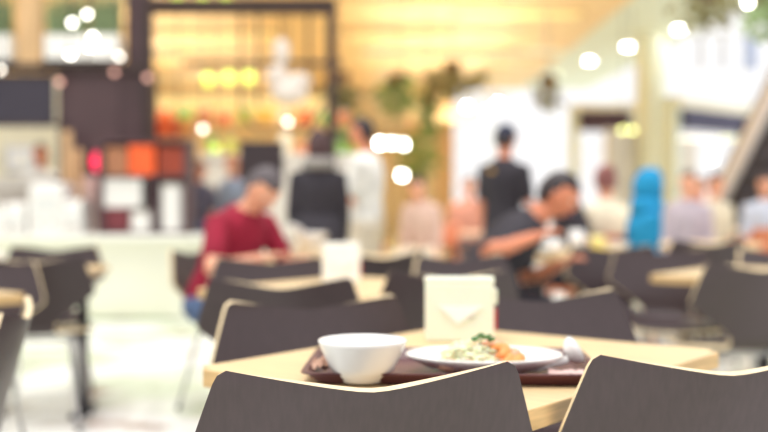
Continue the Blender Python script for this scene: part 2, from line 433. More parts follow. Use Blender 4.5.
bm = bmesh.new(); tube(bm, [(0, 0, -.008), (.004, 0, .006), (.012, 0, .014)], .0012, 6); obj('stem', bm, herb_m, hb)
for k, (x, y, z, a) in enumerate(((-.008, 0, .008, 10), (.004, .004, .014, 60), (.016, 0, .012, -20), (.024, .003, .006, 30))):
    bm = bmesh.new(); ball(bm, (0, 0, 0), .0095, 2, (1, .75, .25))
    for v in bm.verts: v.co.x += .0018 * math.sin(v.co.y * 900)
    obj('leaf', bm, herb_m, hb, smooth=True, loc=(x, y, z)).rotation_euler = (R(25), R(-20), R(a))
# ceramic soup spoon leaning on the plate rim
sp = thing('soup_spoon', 'white ceramic soup spoon leaning on the right rim of the plate', 'spoon', (.366, 2.13, TZ + .038), R(200)); sp.scale = (1.3,) * 3
bm = bmesh.new(); lathe(bm, [(0, -.010), (.012, -.009), (.020, -.003), (.024, .006), (.0225, .0065), (.018, -.001), (.010, -.006), (0, -.007)], 28, sx=1.0, sy=.85)
for v in bm.verts: v.co.z += .004
o = obj('spoon_bowl', bm, white_m, sp, smooth=True); o.rotation_euler = (R(0), R(-62), 0); o.location = (-.006, 0, .0)
bm = bmesh.new(); tube(bm, [(0, 0, -.010), (.02, 0, -.014), (.05, 0, -.020), (.085, 0, -.018)], [.007, .006, .006, .007], 10)
obj('spoon_handle', bm, white_m, sp, smooth=True)
# crumpled paper napkins
def crumple(label, loc, s, m, seed):
    bm = bmesh.new(); bmesh.ops.create_grid(bm, x_segments=14, y_segments=14, size=1)
    r = random.Random(seed); ph = [r.uniform(0, 6) for _ in range(6)]
    for v in bm.verts:
        x, y = v.co.x, v.co.y
        v.co = Vector((x * s[0] * (1 - .2 * abs(y)), y * s[1] + .12 * s[1] * math.sin(3 * x + ph[0]), s[2] * (.5 + .5 * math.sin(2.3 * x + ph[1]) * math.cos(2.9 * y + ph[2])) + .25 * s[2] * abs(math.sin(7 * x + 5 * y + ph[3]))))
    bmesh.ops.solidify(bm, geom=bm.faces, thickness=.0008)
    return tag(obj('paper_napkin', bm, m, loc=loc), label, 'napkin', 'crumpled paper napkins on the tray')
crumple('crumpled tan paper napkin at the left end of the tray', (-.112, 2.09, TZ + .002), (.030, .05, .034), kraft_m, 1)
crumple('pale pink crumpled paper napkin on the tray below the spoon', (.352, 2.05, TZ + .002), (.036, .026, .016), mat('pink_paper', (226, 196, 190), .8, var=.04), 5)

# napkin dispensers
def dispenser(label, loc, rz, w, h, d, frost_m):
    t = thing('napkin_dispenser', label, 'napkin dispenser', loc, rz, 'ivory napkin dispensers')
    bm = bmesh.new()
    prof = [(-d / 2, 0), (d / 2, 0), (d / 2 - .004, h * .96), (d / 2 - .012, h), (-d / 2 + .012, h), (-d / 2 + .004, h * .96)]
    L = [bm.verts.new((-w / 2, y, z)) for y, z in prof]; Rr = [bm.verts.new((w / 2, y, z)) for y, z in prof]
    for k in range(6): bm.faces.new((L[k], L[(k + 1) % 6], Rr[(k + 1) % 6], Rr[k]))
    bm.faces.new(L[::-1]); bm.faces.new(Rr)
    obj('dispenser_body', bm, frost_m, t, bevel=.006)
    obj('lid', bx(((0, 0, h + .002), (w * 1.02, d * .9, .014))), frost_m, t, bevel=.005)
    bm = bmesh.new(); y = -d / 2 - .004
    pts = [(-.30 * w, .60 * h), (.34 * w, .60 * h), (-.02 * w, .30 * h)]
    a = [bm.verts.new((x, y, z)) for x, z in pts]; b = [bm.verts.new((x, y + .003, z)) for x, z in pts]
    bm.faces.new(a); bm.faces.new(b[::-1])
    for k in range(3): bm.faces.new((a[k], b[k], b[(k + 1) % 3], a[(k + 1) % 3]))
    obj('napkin_tip', bm, paper_m, t)
    obj('printed_mark', bx(((.16 * w, y + .001, .40 * h), (.05 * w, .002, .02 * h)), ((.195 * w, y + .001, .42 * h), (.04 * w, .002, .018 * h))), grey_m, t)
    obj('red_side_label', bx(((w / 2 + .004, 0, h * .36), (.008, d * .6, h * .34))), red_m, t)
    obj('side_flap', bx(((w / 2 + .004, 0, h * .74), (.010, d * .7, h * .24))), frost_m, t, bevel=.003)
dispenser('large ivory napkin dispenser on the front table behind the plate', (.188, 2.66, .741), R(-4), .170, .148, .09, frost_m)
dispenser('small bright ivory napkin dispenser on the second table', (-.182, 4.50, .741), R(4), .155, .160, .09, mat('bright_ivory', (252, 252, 246), 0.4, var=0.01))

# bowls on the further tables
tag(obj('noodle_bowl', bowl_bm(.115, .085, .05), white_m, smooth=True, loc=(-.455, 6.32, .741)), 'lower white noodle bowl of the stack beside the man in crimson', 'bowl', 'stacked noodle bowls')
tag(obj('noodle_bowl', bowl_bm(.125, .090, .05), white_m, smooth=True, loc=(-.455, 6.32, .803)), 'upper white noodle bowl of the stack beside the man in crimson', 'bowl', 'stacked noodle bowls')
o = tag(obj('side_plate', lathe(bmesh.new(), [(0, 0), (.06, 0), (.10, .016), (.102, .019), (.06, .005), (0, .005)], 40), white_m, smooth=True, loc=(-.50, 6.17, .865)), 'white plate tilted against the noodle bowls', 'plate'); o.rotation_euler = (R(-30), R(48), 0)
def cup(label, x, y, r, h, m, z=.741):
    t = thing('drinking_cup', label, 'cup', (x, y, z), 0, 'cups and jugs on the table of the man in black')
    obj('cup_body', lathe(bmesh.new(), [(0, 0), (r * .8, 0), (r, h), (r * .93, h), (r * .74, .006), (0, .006)], 28), m, t, smooth=True)
    bm = bmesh.new(); tube(bm, [(r * .9, 0, h * .8), (r * 1.5, 0, h * .7), (r * 1.5, 0, h * .35), (r * .85, 0, h * .25)], .006, 8); obj('cup_handle', bm, m, t, smooth=True)
cup('white mug nearest the hand of the seated man in black', 1.08, 6.72, .045, .10, white_m)
cup('tall white mug right of the first mug on that table', 1.22, 6.75, .05, .16, white_m)
cup('yellow mug beside the tall white mug', 1.36, 6.80, .045, .12, mat('yellow_glaze', (240, 226, 140), .3))
tag(obj('rice_bowl', bowl_bm(.085, .06, .035), white_m, smooth=True, loc=(1.0, 6.62, .741)), 'small white bowl under the raised hand of the seated man in black', 'bowl')
tag(obj('soup_bowl', bowl_bm(.10, .07, .04), white_m, smooth=True, loc=(1.5, 6.95, .741)), 'white bowl at the right end of the table of the man in black', 'bowl')
o = obj('condiment_jar', lathe(bmesh.new(), [(0, 0), (.035, 0), (.04, .06), (.03, .09), (.02, .1), (0, .1)], 24), white_m, smooth=True, loc=(-1.95, 5.35, .741)); tag(o, 'small cream jar on the table end of the left chair group', 'jar')

# ---------------------------------------------------------------- people
def remeshed(bm, vox, smooth_it=6):
    me = bpy.data.meshes.new('tmp'); bmesh.ops.recalc_face_normals(bm, faces=bm.faces); bm.to_mesh(me); bm.free()
    o = bpy.data.objects.new('tmp', me); C.objects.link(o)
    r = o.modifiers.new('r', 'REMESH'); r.mode = 'VOXEL'; r.voxel_size = vox; r.use_smooth_shade = True
    s = o.modifiers.new('s', 'SMOOTH'); s.iterations = smooth_it; s.factor = .5
    dg = bpy.context.evaluated_depsgraph_get(); ev = o.evaluated_get(dg)
    out = bpy.data.meshes.new_from_object(ev); bpy.data.objects.remove(o); bpy.data.meshes.remove(me)
    return out
def limb(bm, pts, rs, n=16):
    """closed tapered limb with domed ends"""
    pts = [Vector(p) for p in pts]
    d0 = (pts[0] - pts[1]).normalized(); d1 = (pts[-1] - pts[-2]).normalized()
    P = [pts[0] + d0 * rs[0] * .95, pts[0] + d0 * rs[0] * .6] + pts + [pts[-1] + d1 * rs[-1] * .6, pts[-1] + d1 * rs[-1] * .95]
    Q = [rs[0] * .3, rs[0] * .8] + list(rs) + [rs[-1] * .8, rs[-1] * .3]
    return tube(bm, P, Q, n)
def V(*a): return Vector(a)
def person(label, loc, yaw, pose='stand', lean=0, headp=0, heady=0, larm=None, rarm=None, lleg=None, rleg=None, scale=1.0,
           shirt=None, sleeve=.45, pants=None, hair=None, hairstyle='short', skin=skin_m, vox=.009, extras=(), seat=.47, female=False):
    """local frame: faces +Y, right hand at +X; arms/legs given as (elbow_dir, wrist_dir)"""
    t = thing('person', label, 'person', loc, R(yaw)); t.scale = (scale,) * 3
    sit = pose == 'sit'
    hipz = (seat + .09) / scale if sit else .93
    hip = V(0, 0, hipz); up = V(0, math.sin(R(lean)), math.cos(R(lean))); fw = V(0, math.cos(R(lean)), -math.sin(R(lean))); X = V(1, 0, 0)
    waist = hip + up * .17; chest = hip + up * .36; sh = hip + up * .50; neck = hip + up * .545 + fw * .005
    shw = .165 if female else .185
    hr = Euler((-R(lean * .4 + headp), 0, R(heady))).to_matrix() @ Matrix.Identity(3)
    hu = hr @ V(0, 0, 1); hf = hr @ V(0, 1, 0); hx = hr @ V(1, 0, 0)
    hc = neck + (up * .35 + hu * .65).normalized() * .155 + hf * .025
    dn = V(0, 0, -1)
    def arm(s, a):
        s0 = sh + X * s * (shw - .008) - up * .045
        e = s0 + V(*(a[0] if a else (.12 * s, .03, -1))).normalized() * .28
        w = e + V(*(a[1] if a else (.02 * s, .25, -1))).normalized() * .25
        hd = V(*(a[2] if a and len(a) > 2 else (w - e))).normalized()
        return s0, e, w, hd
    def leg(s, a):
        h0 = hip + X * s * .09 + V(0, 0, -.02)
        if sit: k = h0 + V(*(a[0] if a else (.14 * s, 1, -.06))).normalized() * .43
        else: k = h0 + V(*(a[0] if a else (.03 * s, .03, -1))).normalized() * .43
        tg = V(k.x, k.y + (.03 if sit else -.03), .075)
        an = tg if not (a and len(a) > 1) else k + V(*a[1]).normalized() * .42
        if k.z - .075 > .44 * 1.06 or True: an = k + (an - k).normalized() * min((an - k).length, .46)
        return h0, k, an
    A = {1: arm(1, rarm), -1: arm(-1, larm)}; Lg = {1: leg(1, rleg), -1: leg(-1, lleg)}
    # --- body
    def torso(bm, g, low=0):
        secs = [(hip - up * .09, .10, .08), (hip - up * .05, .15, .105), (hip, .165, .115), (waist, .135 if female else .15, .10), (chest, .16 if female else .175, .118), (sh - up * .07, .162 if female else .178, .108), (sh - up * .02, .140 if female else .155, .092), (sh + up * .018, .098, .074), (neck, .062, .060)]
        secs = secs[low:]
        loft(bm, [(c, X, fw, rx + g, ry + g) for c, rx, ry in secs])
    bm = bmesh.new(); torso(bm, 0)
    limb(bm, [neck - up * .04, neck + (hc - neck) * .6], [.058, .052])
    for s in (1, -1):
        s0, e, w, hd = A[s]
        limb(bm, [s0 - X * s * .05, s0, s0.lerp(e, .4), e, e.lerp(w, .35), w], [.05, .054, .046, .038, .040, .026])
        # hand
        side = hd.cross(V(0, 0, 1) if abs(hd.z) < .8 else V(1, 0, 0)).normalized(); nrm = side.cross(hd).normalized()
        palm = w + hd * .055
        loft(bm, [(w + hd * .0, side, nrm, .024, .017), (w + hd * .03, side, nrm, .034, .015), (w + hd * .075, side, nrm, .040, .013), (w + hd * .09, side, nrm, .036, .010)], 14)
        for k, L in enumerate((.062, .074, .068, .052)):
            b = w + hd * .08 + side * (-.030 + .02 * k)
            m1 = b + hd * L * .5 - nrm * .003; m2 = m1 + (hd * .8 - nrm * .6).normalized() * L * .3; m3 = m2 + (hd * .4 - nrm * .9).normalized() * L * .28
            limb(bm, [b, m1, m2, m3], [.0085, .008, .0075, .0065], 8)
        tb = w + hd * .025 - side * s * .028
        limb(bm, [tb, tb + (hd * .6 - side * s * .8).normalized() * .035, tb + (hd * .6 - side * s * .8).normalized() * .035 + (hd * .9 - nrm * .3).normalized() * .03], [.012, .010, .008], 8)
        h0, k_, an = Lg[s]
        limb(bm, [h0, h0.lerp(k_, .5), k_, k_.lerp(an, .35), an], [.085, .075, .055, .055, .036])
        ff = V(.12 * s, 1, 0).normalized()
        limb(bm, [an + V(0, 0, -.035) - ff * .03, an + V(0, 0, -.04) + ff * .07, an + V(0, 0, -.048) + ff * .16], [.034, .032, .024])
    # head
    def hp(v): return hc + hx * v[0] + hf * v[1] + hu * v[2]
    hm = bmesh.new(); bmesh.ops.create_icosphere(hm, subdivisions=5, radius=1)
    for v in hm.verts:
        x, y, z = v.co
        xx, yy, zz = x * .076, y * .094, z * .112
        if z < 0: k = 1 - .34 * (-z) ** 1.5; xx *= k; yy = yy * (1 - .15 * -z) + .012 * -z
        if y > 0:
            for ex in (-.031, .031):
                dd = ((xx - ex) ** 2 + (zz - .004) ** 2) / .00035
                yy -= .011 * math.exp(-dd)
            yy += .004 * math.exp(-((zz - .028) ** 2) / .0001)
            yy += .007 * math.exp(-((zz + .095) ** 2 / .0003 + xx * xx / .0006))
        v.co = (xx, yy, zz)
    loft(hm, [(V(0, .088, .012), V(1, 0, 0), V(0, 1, 0), .007, .007), (V(0, .094, -.012), V(1, 0, 0), V(0, 1, 0), .011, .013), (V(0, .092, -.032), V(1, 0, 0), V(0, 1, 0), .017, .016), (V(0, .088, -.038), V(1, 0, 0), V(0, 1, 0), .010, .010)], 12)
    for s in (-1, 1):
        ball(hm, V(s * .078, -.004, -.006), .03, 2, (.28, .55, 1))
    off = len(bm.verts)
    mp = {}
    for v in hm.verts: mp[v] = bm.verts.new(hp(v.co))
    for f in hm.faces: bm.faces.new([mp[v] for v in f.verts])
    hm.free()
    body = link('body', remeshed(bm, vox, 3), t, skin, True)
    for s in (-1, 1):
        b = bmesh.new(); ball(b, hp(V(s * .031, .0715, .004)), .0115, 2); e = obj('eye', b, eye_m, t, smooth=True)
        b = bmesh.new(); ball(b, hp(V(s * .031, .0785, .003)), .0056, 2, (1, 1, 1)); obj('iris', b, iris_m, e, smooth=True)
    b = bmesh.new(); limb(b, [hp(V(-.02, .085, -.062)), hp(V(0, .091, -.060)), hp(V(.02, .085, -.062))], [.004, .007, .004], 8); obj('lips', b, lip_m, t, smooth=True)
    # --- hair
    b = bmesh.new()
    if hairstyle != 'cap':
        bmesh.ops.create_icosphere(b, subdivisions=4, radius=1)
        kill = []
        for v in b.verts:
            x, y, z = v.co
            r = 1.07 + (.02 * math.sin(9 * x + 5 * z) if hairstyle == 'short' else .06)
            xx, yy, zz = x * .076 * r, y * .094 * r - .006, z * .112 * r
            low = -.02 if y > -.2 else -.075
            front = y > .15
            if front and zz < .050: kill.append(v)
            if zz < low and v not in kill: kill.append(v)
            v.co = hp(V(xx, yy, zz))
        bmesh.ops.delete(b, geom=kill, context='VERTS')
        bmesh.ops.solidify(b, geom=b.faces, thickness=.004)
        if hairstyle == 'long':
            secs = []
            for q in range(8):
                z = .03 - q * .045
                secs.append((hp(V(0, -.055 - .006 * q, z)), hx, hf, .088 - .002 * q + (.01 if q > 3 else 0), .055 - .003 * q))
            loft(b, secs, 20)
        if hairstyle == 'bun': ball(b, hp(V(0, -.10, .07)), .045, 3)
        ho = obj('hair', b, hair or hair_m, t, smooth=True)
    else:
        b.free(); b = bmesh.new()
        bmesh.ops.create_icosphere(b, subdivisions=4, radius=1)
        kill = []
        for v in b.verts:
            x, y, z = v.co
            zz = z * .112 * 1.16; kill += [v] if zz < .025 else []
            v.co = hp(V(x * .076 * 1.2, y * .094 * 1.16, zz))
        bmesh.ops.delete(b, geom=kill, context='VERTS'); bmesh.ops.solidify(b, geom=b.faces, thickness=.004)
        c_o = obj('cap', b, hair, t, smooth=True)
        b = bmesh.new(); loft(b, [(hp(V(0, .11, .028)), hx, hf, .068, .05), (hp(V(0, .115, .034)), hx, hf, .068, .05)], 24); obj('cap_peak', b, hair, c_o)
        b = bmesh.new(); loft(b, [(hp(V(0, -.012, .035)), hx, hf, .082, .094), (hp(V(0, -.016, -.02)), hx, hf, .082, .088), (hp(V(0, -.03, -.06)), hx, hf, .066, .062)], 24); obj('hair', b, hair_m, t, smooth=True)
    # --- clothes
    if shirt:
        b = bmesh.new(); torso(b, .014)
        for s in (1, -1):
            s0, e, w, hd = A[s]
            if sleeve <= .5: limb(b, [s0 - X * s * .06, s0, s0.lerp(e, sleeve * 2 * .75)], [.06, .068, .060])
            else: limb(b, [s0 - X * s * .06, s0, s0.lerp(e, .5), e, e.lerp(w, (sleeve - .5) * 1.9)], [.06, .067, .060, .052, .038])
        so = link('shirt', remeshed(b, vox, 5), t, shirt, True)
        if 'hood' in extras:
            b = bmesh.new(); loft(b, [(neck - up * .03 - fw * .03, X, fw, .13, .10), (neck + up * .02 - fw * .04, X, fw, .125, .10), (neck + up * .055 - fw * .03, X, fw, .10, .09)], 24); obj('hood', b, extras['hood'], so, smooth=True)
        if 'logo' in extras:
            b = bmesh.new(); cc = sh - up * .06 - fw * .118 - X * .04
            loft(b, [(cc, X, up, .035, .018), (cc - fw * .008, X, up, .03, .015)], 20); obj('back_emblem', b, extras['logo'], so)
        if 'collar' in extras:
            b = bmesh.new(); loft(b, [(neck - up * .02, X, fw, .085, .08), (neck + up * .025, X, fw, .07, .068)], 20); obj('collar', b, extras['collar'], so, smooth=True)
        if 'coat' in extras:
            b = bmesh.new(); loft(b, [(waist, X, fw, .175, .13), (hip, X, fw, .19, .145), (hip - up * .3, X, fw, .205, .155), (hip - up * .42, X, fw, .20, .15)], 28); obj('coat_skirt', b, shirt, so, smooth=True)
        if 'hoodup' in extras:
            b = bmesh.new(); bmesh.ops.create_icosphere(b, subdivisions=4, radius=1); kill = []
            for v in b.verts:
                x, y, z = v.co
                if y > .55 and abs(z) < .85: kill.append(v)
                v.co = hp(V(x * .115, y * .135 - .012, z * .155 - .01))
            bmesh.ops.delete(b, geom=kill, context='VERTS'); bmesh.ops.solidify(b, geom=b.faces, thickness=.006)
            loft(b, [(sh - up * .02, X, fw, .14, .125), (neck, X, fw, .118, .125), (neck + up * .06, X, fw, .112, .125)], 24); obj('hood', b, shirt, so, smooth=True)
    if pants:
        b = bmesh.new()
        loft(b, [(hip - up * .10, X, fw, .12, .10), (hip - up * .05, X, fw, .17, .13), (hip + up * .02, X, fw, .178, .128), (hip + up * .09, X, fw, .166, .12)])
        for s in (1, -1):
            h0, k_, an = Lg[s]
            limb(b, [h0, h0.lerp(k_, .5), k_, k_.lerp(an, .5), k_.lerp(an, .93)], [.098, .088, .068, .062, .052])
        link('trousers', remeshed(b, vox, 5), t, pants, True)
    for s in (1, -1):
        h0, k_, an = Lg[s]; ff = V(.12 * s, 1, 0).normalized(); b = bmesh.new()
        limb(b, [an + V(0, 0, -.03) - ff * .035, an + V(0, 0, -.032) + ff * .07, an + V(0, 0, -.042) + ff * .17], [.044, .040, .031], 14)
        zf = 0.0
        for v in b.verts: v.co.z = max(v.co.z, 0.001)
        obj('shoe', b, extras.get('shoe', shoe_m) if isinstance(extras, dict) else shoe_m, t, smooth=True)
    return t
cl = lambda n, rgb: mat(n, rgb, .85, var=.06, scale=12)
crimson = cl('crimson_cloth', (150, 22, 52)); blackc = cl('black_cloth', (52, 48, 56)); whitec = cl('white_cloth', (240, 238, 232)); greyc = cl('grey_cloth', (150, 146, 142))
bluec = cl('sky_blue_cloth', (24, 144, 196)); beigec = cl('beige_cloth', (222, 208, 186)); pinkc = cl('dusty_pink_cloth', (220, 186, 172)); navyc = cl('navy_cloth', (44, 50, 74)); creamc = cl('cream_cloth', (236, 226, 200))
bluegrey = cl('blue_grey_cloth', (150, 160, 180)); redc = cl('red_cloth', (196, 72, 70)); goldc = mat('gold_print', (196, 150, 60), .6)
jean = cl('blue_jeans', (84, 104, 140)); umber = cl('umber_cloth', (92, 78, 78))
person('man in a crimson shirt bowed over the table, grey-black hair', (-.90, 5.60, 0), -124, 'sit', lean=26, headp=36, heady=-6,
       rarm=((.45, .30, -.68), (-.85, .6, .22)), larm=((-.25, .45, -.9), (.65, .9, .25)), shirt=crimson, sleeve=.42, pants=jean, hair=hairg_m, skin=skin_m, vox=.007)
person('seated man in a black shirt leaning right, forearm raised to eat', (.41, 5.75, 0), -92, 'sit', lean=43, headp=14, heady=-20,
       rarm=((.5, -.62, -.30), (-.30, 1, .34)), larm=((-.3, .15, -1), (.8, .7, .45)), shirt=blackc, sleeve=.40, pants=cl('charcoal_cloth', (46, 42, 50)), hair=hair_m, skin=skin2_m, vox=.007, scale=1.1)
person('standing woman in black with a grey hooded collar, long dark brown hair, back turned', (-.446, 7.25, 0), 6, 'stand', headp=0, shirt=blackc, sleeve=.95, pants=blackc, hair=hairb_m, hairstyle='long', female=True, scale=.90,
       extras={'hood': greyc, 'coat': 1})
person('standing man in a white shirt and pale trousers, head turned left', (-.13, 8.0, 0), 70, 'stand', headp=6, larm=((-.1, .2, -1), (0, 1, -.1)), rarm=((.1, .1, -1), (0, .9, -.3)), shirt=whitec, sleeve=.5, pants=beigec, hair=hair_m, skin=skin2_m, scale=.98)
person('standing man in black shirt and navy cap with a gold emblem on his back', (.93, 8.3, 0), -40, 'stand', shirt=blackc, sleeve=.5, pants=cl('dark_trouser', (50, 46, 54)), hair=navyc, hairstyle='cap', skin=skin2_m, scale=.96,
       rarm=((.12, .15, -1), (0, 1, -.3)), extras={'logo': goldc})
person('seated woman with long black hair leaning towards the left, right of the man in black', (1.44, 7.7, 0), 60, 'sit', lean=14, headp=16, shirt=blackc, sleeve=.9, pants=blackc, hair=hair_m, hairstyle='long', female=True, scale=.93,
       rarm=((.1, .3, -1), (0, 1, .1)), larm=((-.1, .3, -1), (0, 1, .1)))
person('seated person in a loose cream top between the black-haired woman and the blue jacket', (1.72, 8.1, 0), 10, 'sit', lean=8, shirt=creamc, sleeve=.9, pants=beigec, hair=mat('hair_auburn', (150, 96, 92), .6), hairstyle='bun', female=True, scale=.98)
person('seated person in a bright sky blue hooded jacket, hood up', (1.76, 7.35, 0), -80, 'sit', lean=6, larm=((0, -.1, -1), (.3, 1, -.2)), rarm=((0, -.1, -1), (-.3, 1, -.2)), shirt=bluec, sleeve=.95, pants=umber, hair=hair_m, scale=.90, female=True, extras={'hoodup': 1})
person('person with dark hair behind the left serving counter', (-3.66, 11.4, 0), 185, 'stand', shirt=whitec, sleeve=.8, pants=greyc, hair=hair_m, skin=skin2_m, scale=.97)
person('woman with long auburn hair in blue-grey behind the counter, left of the man in crimson', (-1.58, 11.3, 0), 150, 'stand', lean=2, shirt=bluegrey, sleeve=.8, pants=jean, hair=mat('hair_chestnut', (160, 84, 58), .6), hairstyle='long', female=True, scale=.90)
person('person in dark clothes behind the counter, left of the woman with auburn hair', (-2.02, 11.5, 0), 215, 'stand', lean=4, headp=10, shirt=cl('slate_cloth', (92, 88, 108)), sleeve=.5, pants=jean, hair=hairb_m, skin=skin2_m, scale=.87)
person('seated person in dusty pink with black hair at the middle tables', (.44, 11.0, 0), 150, 'sit', lean=14, headp=12, shirt=pinkc, sleeve=.8, pants=beigec, hair=hair_m, female=True)
person('distant seated person in a salmon top right of the middle tables', (1.02, 12.8, 0), 190, 'sit', shirt=cl('salmon_cloth', (228, 160, 138)), sleeve=.5, pants=umber, hair=hair_m, scale=1.0)
person('distant seated person in grey left of the orange chairs', (2.9, 10.2, 0), 170, 'sit', lean=5, shirt=cl('lilac_cloth', (190, 178, 190)), sleeve=.8, pants=greyc, hair=hairb_m, female=True)
person('distant seated person in cream beside the orange chairs', (3.35, 11.0, 0), 200, 'sit', lean=8, shirt=creamc, sleeve=.6, pants=umber, hair=hairb_m)
person('distant seated person in pale blue among the orange chairs', (4.15, 11.6, 0), 160, 'sit', lean=6, shirt=cl('pale_blue_cloth', (206, 214, 232)), sleeve=.6, pants=beigec, hair=hair_m)
person('distant seated person in a red shirt beneath the row of small lamps', (3.9, 13.2, 0), 180, 'sit', shirt=redc, sleeve=.5, pants=umber, hair=hairb_m, female=True)

# seats for distant people: wooden chairs with four legs and slatted back
def make_wood_chair():
    t = thing('wooden_chair', 'x', 'chair')
    obj('seat', bx(((0, 0, .45), (.42, .42, .035))), orangec_m, t, bevel=.01)
    bm = bmesh.new()
    loft(bm, [(V(0, -.20 - .03 * k, .60 + .06 * k), V(1, 0, 0), V(0, 1, 0), .21, .012) for k in range(5)], 20)
    obj('backrest', bm, orangec_m, t, smooth=True)
    for sx in (-1, 1):
        bm = bmesh.new(); tube(bm, [(sx * .19, -.20, 0), (sx * .19, -.20, .45), (sx * .18, -.30, .80)], .014); obj('back_post', bm, orangec_m, t, smooth=True)
        bm = bmesh.new(); tube(bm, [(sx * .19, .19, 0), (sx * .18, .18, .44)], .014); obj('leg', bm, orangec_m, t, smooth=True)
    return t
wc0 = make_wood_chair()
WC = [(.47, 10.95, 150, 'orange wooden chair under the person in dusty pink'), (1.02, 12.83, 190, 'orange wooden chair under the distant person in salmon'),
      (2.9, 10.17, 170, 'orange wooden chair under the distant person in grey'), (3.35, 10.97, 200, 'orange wooden chair under the distant person in cream'),
      (4.15, 11.6, 160, 'orange wooden chair under the distant person in pale blue'), (3.9, 13.2, 180, 'orange wooden chair beneath the row of small lamps'),
      (3.45, 9.9, 10, 'empty orange wooden chair, nearest of the right cluster'), (4.0, 10.3, -20, 'empty orange wooden chair at the right edge of the photo'),
      (1.44, 7.7, 60, 'wooden chair under the woman with long black hair'), (1.72, 8.1, 10, 'wooden chair under the person in the loose cream top'), (1.76, 7.35, -80, 'wooden chair under the person in the blue jacket'),
      (.1, 11.6, -60, 'empty orange wooden chair left of the person in dusty pink')]
for i, (x, y, a, lb) in enumerate(WC):
    if i == 0: wc0.location = (x, y, 0); wc0.rotation_euler = (0, 0, R(a)); tag(wc0, lb, None, 'orange wooden chairs')
    else: dup(wc0, (x, y, 0), R(a), lb, 'orange wooden chairs')
pinkt_m = mat('pinkish_top', (232, 196, 166), .5)
def round_table(x, y, lb, m=pinkt_m):
    t = thing('round_table', lb, 'table', (x, y, 0), 0, 'distant round tables')
    obj('tabletop', lathe(bmesh.new(), [(0, .71), (.42, .71), (.44, .725), (.42, .74), (0, .74)], 40), m, t)
    obj('pedestal', lathe(bmesh.new(), [(0, .02), (.03, .02), (.03, .71), (0, .71)], 20), black_m, t)
    obj('base', lathe(bmesh.new(), [(0, 0), (.25, 0), (.24, .015), (0, .02)], 32), black_m, t)
round_table(.75, 11.6, 'distant pinkish round table behind the standing man in white')
round_table(1.05, 12.05 + 1.6, 'distant pinkish round table behind the person in salmon')
round_table(3.1, 11.9, 'distant pinkish round table left of the cream-clothed person')
round_table(4.3, 12.4, 'distant pinkish round table at the right edge of the photo')
round_table(2.6, 8.6, 'round table right of the blue jacket', wood_m)

# ---------------------------------------------------------------- left serving counter and stall
t = thing('serving_counter', 'long cream serving counter across the left background', 'counter', (-3.9, 10.1, 0))
obj('counter_front', bx(((0, 0, .37), (6.0, .7, .70))), cream_m, t)
obj('counter_top', bx(((0, -.03, .745), (6.06, .80, .05))), mat('ivory_top', (240, 240, 232), .3, var=.01), t, bevel=.008)
obj('plinth', bx(((0, .03, .03), (5.96, .68, .06))), mat('pale_plinth', (214, 226, 206), .5), t)
for k in range(4): obj('joint_strip', bx(((-2.2 + 1.45 * k, -.352, .38), (.02, .006, .68))), mat('pale_strip', (214, 214, 196), .5), t)
t = thing('raised_counter', 'grey stone raised counter behind the white machines', 'counter', (-4.35, 10.85, 0))
obj('counter_body', bx(((0, 0, .60), (2.1, .45, 1.20))), grey_m, t); obj('counter_cap', bx(((0, 0, 1.26), (2.14, .48, .12))), mat('stone_cap', (190, 184, 176), .5), t, bevel=.01)
t = thing('wood_board_rack', 'upright tan boards standing beside the raised counter', 'rack', (-3.09, 10.62, 0))
obj('board', bx(((-.06, 0, .89), (.09, .03, 1.78))), tan_m, t, bevel=.005); obj('board', bx(((.04, .03, .80), (.08, .03, 1.60))), tan_m, t, bevel=.005)
obj('rack_base', bx(((0, 0, .04), (.3, .2, .08))), dkbrown_m, t)
# machines on the counter
def machine(label, x, y, w, d, h, top=True):
    t = thing('white_machine', label, 'machine', (x, y, .77), 0, 'white machines on the serving counter')
    obj('machine_body', bx(((0, 0, h / 2), (w, d, h))), steelwhite_m, t, bevel=.02)
    obj('machine_lid', bx(((0, .02, h + .012), (w * .86, d * .8, .03))), steelwhite_m, t, bevel=.008)
    obj('front_panel', bx(((0, -d / 2 - .003, h * .6), (w * .6, .01, h * .3))), mat('pale_panel', (222, 224, 222), .4), t)
    for s in (-1, 1): obj('knob', lathe(bmesh.new(), [(0, 0), (.018, 0), (.016, .02), (0, .02)], 16), grey_m, t, loc=(s * w * .2, -d / 2 - .008, h * .25)).rotation_euler = (R(90), 0, 0)
machine('wide low white machine on the serving counter, left part', -3.42, 10.05, .20, .40, .27)
machine('tallest white machine, in the middle of the serving counter machines', -3.13, 10.08, .32, .42, .46)
machine('low white machine at the right end of the machines', -2.88, 10.05, .17, .40, .30)
for x, hh, lb in ((-3.56, .30, 'white bottle at the far left of the serving counter'),):
    t = thing('bottle', lb, 'bottle', (x, 9.85, .77))
    obj('bottle_body', lathe(bmesh.new(), [(0, 0), (.055, 0), (.058, .02), (.055, hh * .65), (.02, hh * .85), (.02, hh * .93), (0, hh * .93)], 24), steelwhite_m, t, smooth=True)
    obj('cap', lathe(bmesh.new(), [(0, hh * .93), (.024, hh * .93), (.022, hh), (0, hh)], 20), white_m, t)
# pink post
struct(obj('trim_1', bx(((-2.90, 10.55, .66), (.14, .12, 1.32))), mat('rose_post', (216, 190, 182), .5)))
